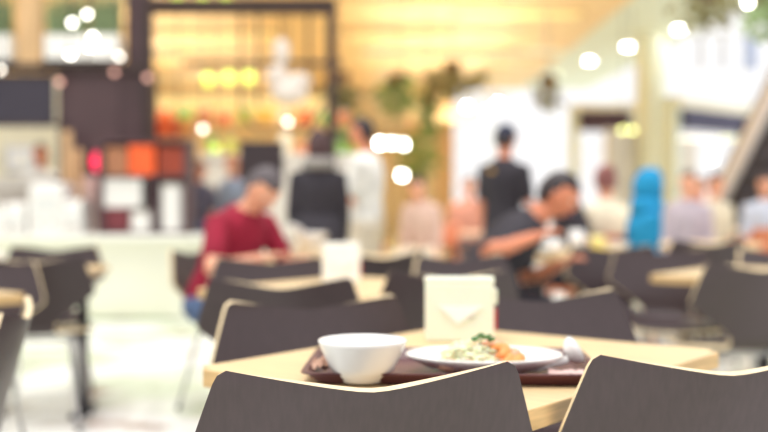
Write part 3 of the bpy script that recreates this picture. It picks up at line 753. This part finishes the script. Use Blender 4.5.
# display unit
t = thing('display_shelf', 'dark brown display shelf standing on the counter with orange boxes', 'shelf', (-2.25, 10.15, .77))
obj('side_panel', bx(((-.40, 0, .44), (.05, .36, .88))), dkbrown_m, t); obj('side_panel', bx(((.40, 0, .44), (.05, .36, .88))), dkbrown_m, t); obj('side_panel', bx(((.10, 0, .27), (.05, .36, .52))), dkbrown_m, t)
for z in (.015, .535, .87): obj('shelf_board', bx(((0, 0, z), (.84, .38, .03))), dkbrown_m, t)
obj('back_panel', bx(((0, .17, .44), (.76, .02, .85))), mat('dark_red_panel', (90, 44, 50), .6), t)
def carton(label, x, z, w, h, d, m, grp, y=10.10):
    t = thing('storage_box', label, 'box', (x, y, z), 0, grp)
    obj('box_body', bx(((0, 0, h / 2), (w, d, h))), m, t, bevel=.006); obj('box_lid', bx(((0, 0, h), (w * 1.02, d * 1.02, .025))), m, t, bevel=.005)
SZ = .77
carton('brown box on the upper shelf, left of the orange one', -2.50, SZ + .55, .20, .25, .26, brownbox_m, 'boxes on the display shelf')
carton('bright orange box in the middle of the upper shelf', -2.265, SZ + .55, .24, .27, .26, orange_m, 'boxes on the display shelf')
carton('dark russet box on the upper shelf, right of the orange one', -1.99, SZ + .55, .24, .25, .26, russet_m, 'boxes on the display shelf')
carton('large white box on the lower shelf, upper half', -2.45, SZ + .25, .36, .27, .22, steelwhite_m, 'boxes on the display shelf')
carton('dark red box on the lower shelf beneath the white box', -2.50, SZ + .03, .22, .20, .22, mat('wine_box', (120, 50, 58), .6), 'boxes on the display shelf')
def canister(label, x, y, r, h):
    t = thing('canister', label, 'canister', (x, y, SZ + .03), 0, 'white canisters on the display shelf')
    obj('canister_body', lathe(bmesh.new(), [(0, 0), (r, 0), (r, h), (0, h)], 28), steelwhite_m, t, smooth=False); obj('canister_lid', lathe(bmesh.new(), [(0, h), (r * 1.04, h), (r * 1.04, h + .025), (r * .3, h + .035), (0, h + .035)], 28), grey_m, t)
canister('white canister left of the shelf divider', -2.275, 10.02, .10, .17)
canister('taller white canister right of the shelf divider', -1.99, 10.08, .12, .42)
# red round sign light
t = thing('round_sign', 'small glowing red round sign with a white centre', 'sign', (-2.72, 10.38, 1.46))
obj('sign_disc', lathe(bmesh.new(), [(0, 0), (.115, 0), (.115, .04), (0, .04)], 32), lampr_m, t).rotation_euler = (R(90), 0, 0)
obj('sign_centre', lathe(bmesh.new(), [(0, .041), (.045, .041), (.045, .05), (0, .05)], 24), lamps_m, t).rotation_euler = (R(90), 0, 0)
obj('sign_bracket', bx(((0, .07, 0), (.03, .14, .03))), black_m, t)
# stall frame
Y0 = 10.75
struct(obj('wall_stall_brown', bx(((-2.81, Y0 + .12, 1.45), (.98, .10, 1.9)), ((-2.49, Y0 + .12, 3.1), (.24, .10, 1.4))), dkbrown_m))
struct(obj('wall_stall_cream', bx(((-4.7, 12.3, 1.25), (3.4, .12, 2.5))), mat('cream_back_wall', (238, 232, 208), .6, var=.03)))
t = thing('menu_board', 'dark slate menu board hanging under the left beam', 'sign', (-3.70, Y0, 1.86)); obj('board', bx(((-.22, 0, .23), (1.2, .05, .48))), navy_m, t); obj('board_frame', bx(((-.18, 0, .475), (1.3, .07, .03)), ((-.18, 0, -.015), (1.3, .07, .03))), beam_m, t)
obj('hanger', bx(((-.6, 0, .55), (.02, .02, .16)), ((.3, 0, .55), (.02, .02, .16))), beam_m, t)
t = thing('picture', 'pale framed picture on the cream wall behind the counter', 'picture', (-4.16, 12.22, 1.55)); obj('frame', bx(((0, 0, 0), (.34, .03, .30))), mat('pale_blue_frame', (206, 208, 222), .6), t); obj('print', bx(((0, -.018, 0), (.26, .006, .22))), paper_m, t)
struct(obj('trim_2', bx(((-3.55, Y0, 2.42), (2.4, .12, .08))), beam_m))
struct(obj('trim_3', bx(((-2.37, Y0, 1.55), (.09, .09, 3.1)), ((-.53, Y0, 1.55), (.09, .09, 3.1)), ((-4.8, Y0, 1.55), (.09, .09, 3.1)), ((-1.45, Y0, 3.06), (1.9, .10, .10)), ((-1.45, Y0 + 2, 2.72), (1.9, .06, .06)), ((-.60, Y0 + 2, 1.37), (.06, .06, 2.74))), beam_m))
struct(obj('trim_4', bx(((-3.55, Y0, 2.80), (.24, .14, .68))), tan_m))
struct(obj('wall_stall_amber', bx(((-2.1, 13.6, 1.2), (2.9, .12, 2.4))), yellow_m))
# rails of the suspended frame
t = thing('trellis_frame', 'thin dark hanging frame round the white lamp', 'frame', (-1.02, Y0, 3.05))
for a, b in (((-.42, -.04), (-.42, -1.05)), ((-.42, -1.05), (-.28, -1.25)), ((-.28, -1.25), (.25, -1.25)), ((.25, -1.25), (.43, -.95)), ((-.25, -.04), (-.25, -1.0)), ((.26, -.04), (.26, -.7))):
    bm = bmesh.new(); tube(bm, [(a[0], 0, a[1]), (b[0], 0, b[1])], .014, 8); obj('bar', bm, beam_m, t)
t = thing('sculpted_lamp', 'white sculpted hanging lamp inside the thin dark frame', 'lamp', (-.98, Y0 + .3, 2.20))
bm = bmesh.new(); ball(bm, (0, 0, 0), .20, 3, (1, .9, .62)); ball(bm, (-.12, 0, .16), .12, 3); ball(bm, (.10, 0, .12), .13, 3, (1, 1, .7)); ball(bm, (-.08, 0, .42), .09, 3, (1, 1, 1.6))
link('lamp_shade', remeshed(bm, .012, 6), t, mat('lamp_shade_white', (248, 236, 226), .6, var=.02), True)
bm = bmesh.new(); tube(bm, [(-.08, 0, .5), (-.08, 0, .80)], .008, 8); obj('cord', bm, black_m, t)
# beam for cord
struct(obj('trim_5', bx(((-1.45, Y0 + .3, 3.03), (1.9, .05, .05)),), beam_m))

# foliage helpers
def leaves(n, sx, sy, sz, size, seed, drop=0):
    r = random.Random(seed); bm = bmesh.new()
    for _ in range(n):
        while True:
            u, v, w = (r.uniform(-1, 1) for _ in range(3))
            if u * u + v * v + w * w < 1: break
        c = V(u * sx, v * sy, w * sz); d = V(r.uniform(-1, 1), r.uniform(-1, 1), r.uniform(-1, .6) - drop).normalized()
        s = d.cross(V(r.uniform(-1, 1), r.uniform(-1, 1), r.uniform(-1, 1))).normalized(); L = size * r.uniform(.7, 1.3); nn = d.cross(s) * L * .12
        p = [bm.verts.new(q) for q in (c, c + d * L * .5 + s * L * .22 + nn, c + d * L, c + d * L * .5 - s * L * .22 + nn)]
        bm.faces.new(p)
    return bm
# planters on the beam
for i, (x0, x1, lb) in enumerate(((-4.25, -3.72, 'white planter with tall grass at the far left of the beam'), (-3.38, -2.98, 'white planter with tall grass right of the tan post'), (-2.95, -2.64, 'white planter with tall grass nearest the black post'))):
    t = thing('planter', lb, 'planter', ((x0 + x1) / 2, Y0, 2.46), 0, 'white grass planters on the stall beam')
    w = x1 - x0
    obj('planter_box', bx(((0, 0, .015), (w, .24, .03)), ((0, -.11, .14), (w, .02, .28)), ((0, .11, .14), (w, .02, .28)), ((-w / 2 + .01, 0, .14), (.02, .2, .28)), ((w / 2 - .01, 0, .14), (.02, .2, .28))), steelwhite_m, t)
    obj('soil', bx(((0, 0, .12), (w - .04, .2, .2))), bark_m, t)
    bm = bmesh.new(); r = random.Random(i)
    for _ in range(220):
        x = r.uniform(-w / 2 + .03, w / 2 - .03); y = r.uniform(-.09, .09); h = r.uniform(.3, .62); dx = r.uniform(-.12, .12); dy = r.uniform(-.08, .08)
        a = [bm.verts.new(q) for q in ((x - .006, y, .2), (x + .006, y, .2), (x + dx * .4 + .005, y + dy * .4, .2 + h * .6), (x + dx, y + dy, .2 + h), (x + dx * .4 - .005, y + dy * .4, .2 + h * .6))]
        bm.faces.new(a)
    tag(obj('grass', bm, mat('grass_green', (128, 146, 104), .6, var=.15), t), kind='stuff')
# bubble lights
def pendant(label, px, py, Y, r, m, cord=.5, grp='globe lights over the stall', top=None, pole=False):
    x = (px - 384) * Y / F; z = CAM_Z + (200 - py) * Y / F
    t = thing('globe_lamp', label, 'lamp', (x, Y, z), 0, grp)
    obj('globe', ball(bmesh.new(), (0, 0, 0), r, 2), m, t, smooth=True)
    b = bmesh.new(); tube(b, [(0, 0, r * .8), (0, 0, r * .8 + .05)], r * .5, 10); obj('socket', b, black_m, t)
    if top: cord = top - z - r
    if cord and not pole: b = bmesh.new(); tube(b, [(0, 0, r), (0, 0, r + cord)], .006, 6); obj('cord', b, black_m, t)
    if pole: b = bmesh.new(); tube(b, [(0, 0, -r), (0, 0, -z + .02)], .018, 10); obj('pole', b, steel_m, t); obj('base', lathe(bmesh.new(), [(0, -z), (.16, -z), (.15, -z + .03), (0, -z + .03)], 24), steel_m, t)
    return t
for i, (px, py, lb) in enumerate(((88, 15, 'bright globe lamp, highest over the planters'), (73, 23, 'bright globe lamp just lower left of the highest one'), (93, 37, 'bright globe lamp right of the planter middle, upper of a touching pair'), (90, 47, 'bright globe lamp, lower of the touching pair'),
                                  (71, 55, 'bright globe lamp just above the beam, left'), (120, 57, 'dimmer globe lamp just above the beam, right'), (1, 70, 'globe lamp cut by the left edge of the photo'))):
    pendant(lb, px, py, 10.45, .024, lampn_m if i < 5 else lamps_m, top=6.85)
for i, (px, py, lb) in enumerate(((115, 72, 'dim pinkish lamp on the brown panel'), (60, 82, 'dim pinkish lamp beside the menu board'), (148, 78, 'dim pinkish lamp on the black post'), (121, 143, 'dim pinkish lamp above the orange box'))):
    pendant(lb, px, py, 10.71, .032, glow('lamp_dim_pink', (232, 176, 160), 1.6), top=2.39, grp='dim pinkish lamps on the stall front')
# lime lanterns
def lantern(label, px, py, Y, r, top):
    x = (px - 384) * Y / F; z = CAM_Z + (200 - py) * Y / F
    t = thing('paper_lantern', label, 'lantern', (x, Y, z), 0, 'lime paper lanterns')
    obj('lantern_shade', lathe(bmesh.new(), [(.03, -r), (r * .7, -r * .8), (r, 0), (r * .7, r * .8), (.03, r)], 24), lampg_m, t, smooth=True)
    obj('lantern_cap', lathe(bmesh.new(), [(0, r), (.035, r), (.035, r + .02), (0, r + .02)], 16), black_m, t)
    b = bmesh.new(); tube(b, [(0, 0, r + .02), (0, 0, top - z)], .005, 6); obj('cord', b, black_m, t)
for px, py, lb in ((208, 80, 'lime lantern, left of the three in the stall'), (229, 78, 'lime lantern, middle of the three in the stall'), (249, 78, 'lime lantern, right of the three in the stall'),
                   (178, 0, 'lime lantern above the top beam, left'), (203, 0, 'lime lantern above the top beam, middle'), (226, 0, 'lime lantern above the top beam, right')):
    lantern(lb, px, py, 12.75 if py > 10 else 13.4, .075, 2.70 if py > 10 else 4.5)
# goods in the amber stall
t = thing('stall_back_counter', 'white back counter of the amber stall', 'counter', (-1.3, 13.0, 0))
obj('counter_body', bx(((0, 0, .8), (2.2, .5, 1.6))), steelwhite_m, t); obj('counter_top', bx(((0, 0, 1.62), (2.3, .56, .05))), white_m, t)
t = thing('wall_shelf', 'thin wooden shelf of colourful goods on the amber wall', 'shelf', (-1.6, 13.42, 2.02)); obj('shelf_board', bx(((0, 0, 0), (2.6, .24, .03))), tan_m, t); obj('shelf_bracket', bx(((-1, .05, -.06), (.03, .14, .1)), ((1, .05, -.06), (.03, .14, .1))), beam_m, t)
gc = [((240, 110, 50), 'orange'), ((236, 190, 60), 'yellow'), ((226, 90, 50), 'red-orange'), ((140, 190, 90), 'green'), ((250, 240, 220), 'cream'), ((190, 200, 90), 'lime'), ((210, 130, 90), 'brown')]
r = random.Random(5)
places = ['at the left end', 'second from the left', 'third from the left', 'left of the centre', 'at the centre', 'right of the centre', 'third from the right', 'second from the right', 'near the right end', 'at the right end']
for k in range(10):
    rgb, nm = gc[(k * 3) % 7]
    t = thing('jar', '%s jar on the stall wall shelf, %s' % (nm, places[k]), 'jar', (-2.75 + k * .25, 13.40, 2.037), 0, 'jars on the stall wall shelf')
    h = r.uniform(.15, .24); w = r.uniform(.06, .09)
    obj('jar_body', lathe(bmesh.new(), [(0, 0), (w, 0), (w, h * .8), (w * .6, h * .9), (0, h * .9)], 20), mat('jar_' + nm, rgb, .4), t, smooth=True); obj('jar_lid', lathe(bmesh.new(), [(0, h * .9), (w * .65, h * .9), (w * .65, h), (0, h)], 20), steelwhite_m, t)
for k in range(10):
    rgb, nm = gc[(k * 2 + 1) % 7]
    t = thing('jar', '%s jar on the stall back counter, %s' % (nm, places[k]), 'jar', (-2.3 + k * .22, 12.95, 1.646), 0, 'jars on the stall back counter')
    h = r.uniform(.12, .26); w = r.uniform(.06, .085)
    obj('jar_body', lathe(bmesh.new(), [(0, 0), (w, 0), (w, h * .8), (w * .6, h * .9), (0, h * .9)], 20), mat('jar_' + nm, rgb, .4), t, smooth=True); obj('jar_lid', lathe(bmesh.new(), [(0, h * .9), (w * .65, h * .9), (w * .65, h), (0, h)], 20), steelwhite_m, t)
t = thing('orange_produce_stand', 'rack of orange and red packs behind the black post', 'rack', (-2.28, 11.6, 0))
obj('stand_frame', bx(((-.2, 0, .95), (.03, .3, 1.9)), ((.25, 0, .95), (.03, .3, 1.9)), ((.02, 0, 1.45), (.45, .3, .03)), ((.02, 0, 1.75), (.45, .3, .03))), tan_m, t)
for k in range(6):
    obj('pack', bx(((-.12 + (k % 3) * .14, -.05, 1.57 + (k // 3) * .30), (.11, .1, .2))), (orange_m, mat('jar_red-orange', (0, 0, 0)), mat('amber_pack', (246, 170, 90), .5))[k % 3], t, bevel=.01)
# dark screen behind the woman
t = thing('display_screen', 'dark rectangular screen left of the long-haired woman', 'screen', (-1.17, 10.2, 0)); obj('screen_panel', bx(((0, 0, 1.46), (.42, .06, .38))), mat('dark_screen', (48, 34, 38), .4), t, bevel=.01); obj('screen_post', bx(((0, .02, .65), (.06, .05, 1.3))), black_m, t); obj('screen_base', bx(((0, 0, .012), (.4, .3, .024))), black_m, t)
def ceil_light(px, py, Y, r, m, lb):
    x = (px - 384) * Y / F; z = CAM_Z + (200 - py) * Y / F
for px, py, m, lb in ((203, 129, lamps_m, 'bright lamp on the left of the stall counter'), (216, 148, lampg_m, 'lime lamp just above the seated people'), (288, 122, lamps_m, 'soft white lamp above the stall counter right of the post'), (178, 148, glow('lamp_olive', (190, 180, 110), 1.2), 'dim olive lamp beside the russet box')):
    pendant(lb, px, py, 11.05, .045 if m is lampg_m else .028, m, top=3.01, grp='lamps of the amber stall')

# ceiling lamps of the white soffit
def down(label, x, y, r, m, z=4.5, grp='round downlights of the white soffit'):
    t = thing('downlight', label, 'ceiling light', (x, y, z), 0, grp)
    obj('diffuser', lathe(bmesh.new(), [(0, -.035), (r * .9, -.035), (r * .9, -.01), (0, -.01)], 28), m, t)
    obj('rim', lathe(bmesh.new(), [(r * .9, -.03), (r * 1.08, -.03), (r * 1.08, 0), (r * .9, 0), (r * .9, -.03)], 28), steelwhite_m, t)
dm = glow('downlight_white', (255, 255, 250), 60)
down('downlight nearest the top right, over the trees', 5.85, 21.2, .09, dm); down('second downlight from the top right', 5.38, 23.6, .10, dm)
down('third downlight from the top right', 5.0, 26.0, .10, dm); down('fourth, greenish dim downlight, farthest away', 4.68, 29.0, .12, glow('downlight_dim', (236, 246, 214), 5))
# added glowing panels that imitate downlight reflections on the plank ceiling
cp = glow('reflection_glow', (255, 234, 160), .3)
for px, py, w, lb in ((520, 16, 2.2, 'added yellow glow panel imitating reflections on the plank ceiling, right front'), (400, 36, 2.0, 'added yellow glow panel imitating reflections on the plank ceiling, centre'), (470, 52, 2.2, 'added yellow glow panel imitating reflections on the plank ceiling, right rear'), (222, 36, 2.2, 'added yellow glow panel imitating reflections above the lime lanterns'), (455, 4, 1.6, 'added yellow glow panel imitating reflections, cut by the top edge of the photo')):
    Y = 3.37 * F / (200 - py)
    t = thing('reflection_panel', lb, 'ceiling light', ((px - 384) * Y / F, Y, 4.5), 0, 'added glow panels imitating reflections on the plank ceiling')
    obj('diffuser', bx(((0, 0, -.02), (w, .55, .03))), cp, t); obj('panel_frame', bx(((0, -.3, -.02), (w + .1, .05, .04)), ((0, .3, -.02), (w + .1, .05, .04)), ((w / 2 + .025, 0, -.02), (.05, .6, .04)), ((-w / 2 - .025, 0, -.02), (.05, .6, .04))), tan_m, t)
# made-up uplighters, added to brighten the plank ceiling from below
UL = [(x, y, 'added fill uplighter, %s row from the front, %s side of the plank ceiling' % (rw, sd)) for y, rw in ((16, 'first'), (19.5, 'second'), (23, 'third'), (26.5, 'fourth'), (30.5, 'fifth')) for x, sd in ((-4.6, 'left'), (1.2, 'right'))]
for i, (x, y, lb) in enumerate(UL):
    t = thing('added_uplighter', lb, 'ceiling light', (x, y, 3.30), 0, 'added fill uplighters under the plank ceiling')
    obj('housing', bx(((0, 0, 0), (3.0, .07, .05))), wc_m, t)
    obj('fill_strip', bx(((0, 0, .03), (2.9, .05, .008))), glow('added_uplight_strip', (255, 236, 190), .8), t)
    for sx in (-1.2, 1.2): b = bmesh.new(); tube(b, [(sx, 0, .02), (sx, 0, 1.2)], .006, 6); obj('cord', b, steel_m, t)
    a = lamp('ceiling_fill_light', 'AREA', (x, y, 3.35), 42, (1.0, .90, .72), 2.9, .05, (R(180), 0, 0)); a.parent = None
# bright far lamps
for px, py, r_, lb in ((380, 143, .13, 'bright lamp beside the head of the man in white, left of three'), (392, 143, .11, 'bright lamp beside the head of the man in white, middle of three'), (405, 144, .13, 'bright lamp beside the head of the man in white, right of three'), (402, 175, .13, 'single bright lamp below the row of three'),
                      (467, 107, .10, 'round lamp at the left top of the glare'), (487, 112, .12, 'lower lamp of the slanting pair above the cap'), (498, 104, .12, 'upper lamp of the slanting pair above the cap')):
    pendant(lb, px, py, 24.0, r_ * .6, lampw_m, top=4.5, grp='bright globe lamps in the far hall')
    x = (px - 384) * 24 / F; z = CAM_Z + (200 - py) * 24 / F
for i in range(10):
    px = 681 + i * 7; kk = (px - 384) / F; ss = (kk * 20 - 5.5) / (2.5 - 2.4 * kk); YY = 20 + ss * 2.4 - .06; pendant(('white' if i < 6 else 'yellowish') + ' small lamp in the row beneath the right sign, ' + places[i], px, 138, YY, .034, glow('lamp_row', (255, 250, 236), 2.4) if i < 6 else glow('lamp_row_yellow', (240, 240, 160), 2.4), top=2.44, grp='row of small lamps beneath the right sign')
for px, py, m, lb in ((622, 130, lampy_m, 'yellow lamp beneath the left sign, left of two'), (632, 130, lampy_m, 'yellow lamp beneath the left sign, right of two'), (736, 164, lampy_m, 'single yellow lamp below the row of small lamps'), (712, 160, lamps_m, 'single white lamp below the row of small lamps'),
                      (747, 3, lampw_m, 'bright lamp between the hanging leaves at the top right')):
    pendant(lb, px, py, 19.0 if py > 10 else 10.45, .05 if py > 10 else .03, m, top=4.5 if py > 10 else 6.85, pole=py > 150, grp='lone lamps of the right hall')

# ---------------------------------------------------------------- right hall: signs, shops
def shop(label, x0, x1, y, zl, zh, m, fz):
    t = thing('shop_front', label, 'shop', ((x0 + x1) / 2, y, 0)); w = x1 - x0
    obj('sign_board', bx(((0, -.1, (zl + zh) / 2), (w, .12, zh - zl))), m, t)
    obj('fascia', bx(((0, 0, zh + fz / 2), (w + .3, .3, fz))), mat('cream_fascia', (242, 234, 214), .5, var=.02), t)
    obj('side_pier', bx(((-w / 2 - .1, .1, zl / 2 + .3), (.2, .3, zl + .6))), wc_m, t); obj('side_pier', bx(((w / 2 + .1, .1, zl / 2 + .3), (.2, .3, zl + .6))), wc_m, t)
    obj('glass_front', bx(((0, .1, zl / 2), (w, .03, zl))), gm, t)
    return t
s1 = shop('far shop front with a dark maroon sign left of the pale column', 4.65, 5.85, 25.5, 2.74, 3.22, mat('maroon_sign', (72, 44, 52), .5), .16)
s2 = shop('shop front with a dark navy sign under the hanging lights at right', 5.02, 8.48, 21.2, 2.42, 2.80, mat('navy_sign', (64, 60, 88), .5), .2)
s2.rotation_euler = (0, 0, R(44))
obj('shop_back_wall', bx(((0, 1.6, 1.25), (3.4, .1, 2.5))), mat('shop_interior', (228, 216, 202), .7, var=.08, scale=2), s2)
obj('sign_emblem', bx(((.9, -.17, 2.58), (.22, .02, .12))), redc, s2)
obj('sign_emblem', bx(((1.4, -.17, 2.58), (.22, .02, .12))), redc, s2)
# banners
for k, (px, lb) in enumerate(((700, 'pale grey banner, left of three below the leaves'), (722, 'pale grey banner, middle of three below the leaves'), (750, 'pale blue banner, right of three below the leaves'))):
    Y = 19; x = (px - 384) * Y / F
    t = thing('hanging_banner', lb, 'banner', (x, Y, 3.45), 0, 'hanging banners of the right hall')
    obj('banner_cloth', bx(((0, 0, .25), (.10 if k < 2 else .28, .01, .6))), mat('banner_%s' % ('grey' if k < 2 else 'blue'), (216, 216, 226) if k < 2 else (196, 206, 238), .8), t); b = bmesh.new(); tube(b, [(-.2, 0, .56), (.2, 0, .56)], .012, 8); obj('banner_rod', b, steel_m, t)
    b = bmesh.new(); tube(b, [(0, 0, .56), (0, 0, 1.6)], .006, 6); obj('cord', b, steel_m, t)
# escalator
t = thing('escalator', 'dark escalator with a pale slanting side at the right edge', 'escalator', (4.98, 17.4, 0))
def sl(x0, x1, lo, hi, y0=0, y1=-6.4, rise=4.1):
    bm = bmesh.new(); v = [bm.verts.new(q) for q in ((x0, y0, lo), (x1, y0, lo), (x1, y1, rise + lo), (x0, y1, rise + lo), (x0, y0, hi), (x1, y0, hi), (x1, y1, rise + hi), (x0, y1, rise + hi))]
    for f in ((0, 1, 2, 3), (4, 5, 6, 7), (0, 1, 5, 4), (1, 2, 6, 5), (2, 3, 7, 6), (3, 0, 4, 7)): bm.faces.new([v[k] for k in f])
    return bm
pale = mat('lilac_stringer', (246, 242, 255), .35, var=.02)
obj('side_panel', sl(0, .10, .05, .36), pale, t); obj('side_panel', sl(1.3, 1.42, 0, .42), pale, t)
obj('underside', sl(.12, 1.3, -.02, .12), mat('dark_underside', (66, 56, 62), .6), t)
for k in range(16): obj('step', bx(((.71, -.2 - k * .4, .28 + k * .256), (1.18, .4, .24))), mat('step_dark', (84, 74, 80), .5), t)
b = bmesh.new(); tube(b, [(.06, 0, .5), (.06, -6.4, 4.6)], .035, 8); obj('handrail', b, black_m, t); b = bmesh.new(); tube(b, [(1.36, 0, .5), (1.36, -6.4, 4.6)], .035, 8); obj('handrail', b, black_m, t)
# potted trees and hanging plants
def hplant(label, px, py, Y, s, m, top, n=220, seed=1, size=.22, trunk=None):
    x = (px - 384) * Y / F; z = CAM_Z + (200 - py) * Y / F
    t = thing('hanging_plant', label, 'plant', (x, Y, z), 0, 'leafy hanging plants')
    obj('foliage', leaves(n, s[0], s[1], s[2], size, seed, .5), m, t)
    b = bmesh.new(); lathe(b, [(0, s[2] * .2), (.12, s[2] * .2), (.17, s[2] * .2 + .22), (.15, s[2] * .2 + .22), (0, s[2] * .2 + .16)], 20); obj('pot', b, bark_m, t)
    b = bmesh.new(); tube(b, [(0, 0, s[2] * .2 + .2), (0, 0, top - z)], .008, 6); obj('cord', b, black_m, t)
hplant('hanging plant left of the glare, above the man in white', 398, 92, 17, (.35, .35, .28), green_m, 4.5, seed=2, n=110)
hplant('hanging plant with brownish leaves at the end of the plank ceiling', 452, 78, 18, (.6, .4, .22), olive_m, 4.5, seed=3, n=150)
hplant('hanging plant beside the tan column, reaching low', 428, 112, 19, (.3, .3, .5), green_m, 4.5, seed=4, n=90)
hplant('hanging plant at the left edge of the white glare', 548, 92, 19, (.25, .3, .3), olive_m, 4.5, seed=5, n=70)
hplant('hanging plant beside the right post of the stall', 338, 92, 15, (.25, .25, .2), olive_m, 4.5, seed=6, n=140)
hplant('large hanging plant at the top right corner', 706, 6, 10.45, (.34, .35, .22), olive_m, 6.86, seed=7, n=170, size=.13)
hplant('hanging plant with long leaves at the top right edge', 762, 12, 10.45, (.16, .25, .30), green_m, 6.86, seed=8, n=120, size=.13)
def tree(label, px, Y, h, s, m, seed):
    x = (px - 384) * Y / F
    t = thing('potted_tree', label, 'plant', (x, Y, 0), 0, 'potted trees of the far hall')
    obj('pot', lathe(bmesh.new(), [(0, 0), (.22, 0), (.3, .5), (.27, .5), (0, .44)], 24), grey_m, t)
    b = bmesh.new(); tube(b, [(0, 0, .4), (.04, 0, h * .6), (0, 0, h)], [.05, .04, .02], 8); obj('trunk', b, bark_m, t)
    obj('foliage', leaves(130, s, s, s * 1.1, .26, seed, .3), m, t, loc=(0, 0, h))
tree('potted tree between the long-haired woman and the man in white', 336, 15, 2.0, .35, green_m, 11)
tree('potted tree right of the man in white', 418, 23, 2.1, .45, green_m, 12)
# roof grid of the atrium over the seating
bm_ = []
for k in range(4): struct(obj('trim_%d' % (10 + k), bx(((0, (-2, 2.15, 6.3, 10.45)[k], 7.0), (22, .15, .3)), ((-9 + 6 * k, 5, 7.0), (.15, 14, .3))), steelwhite_m))
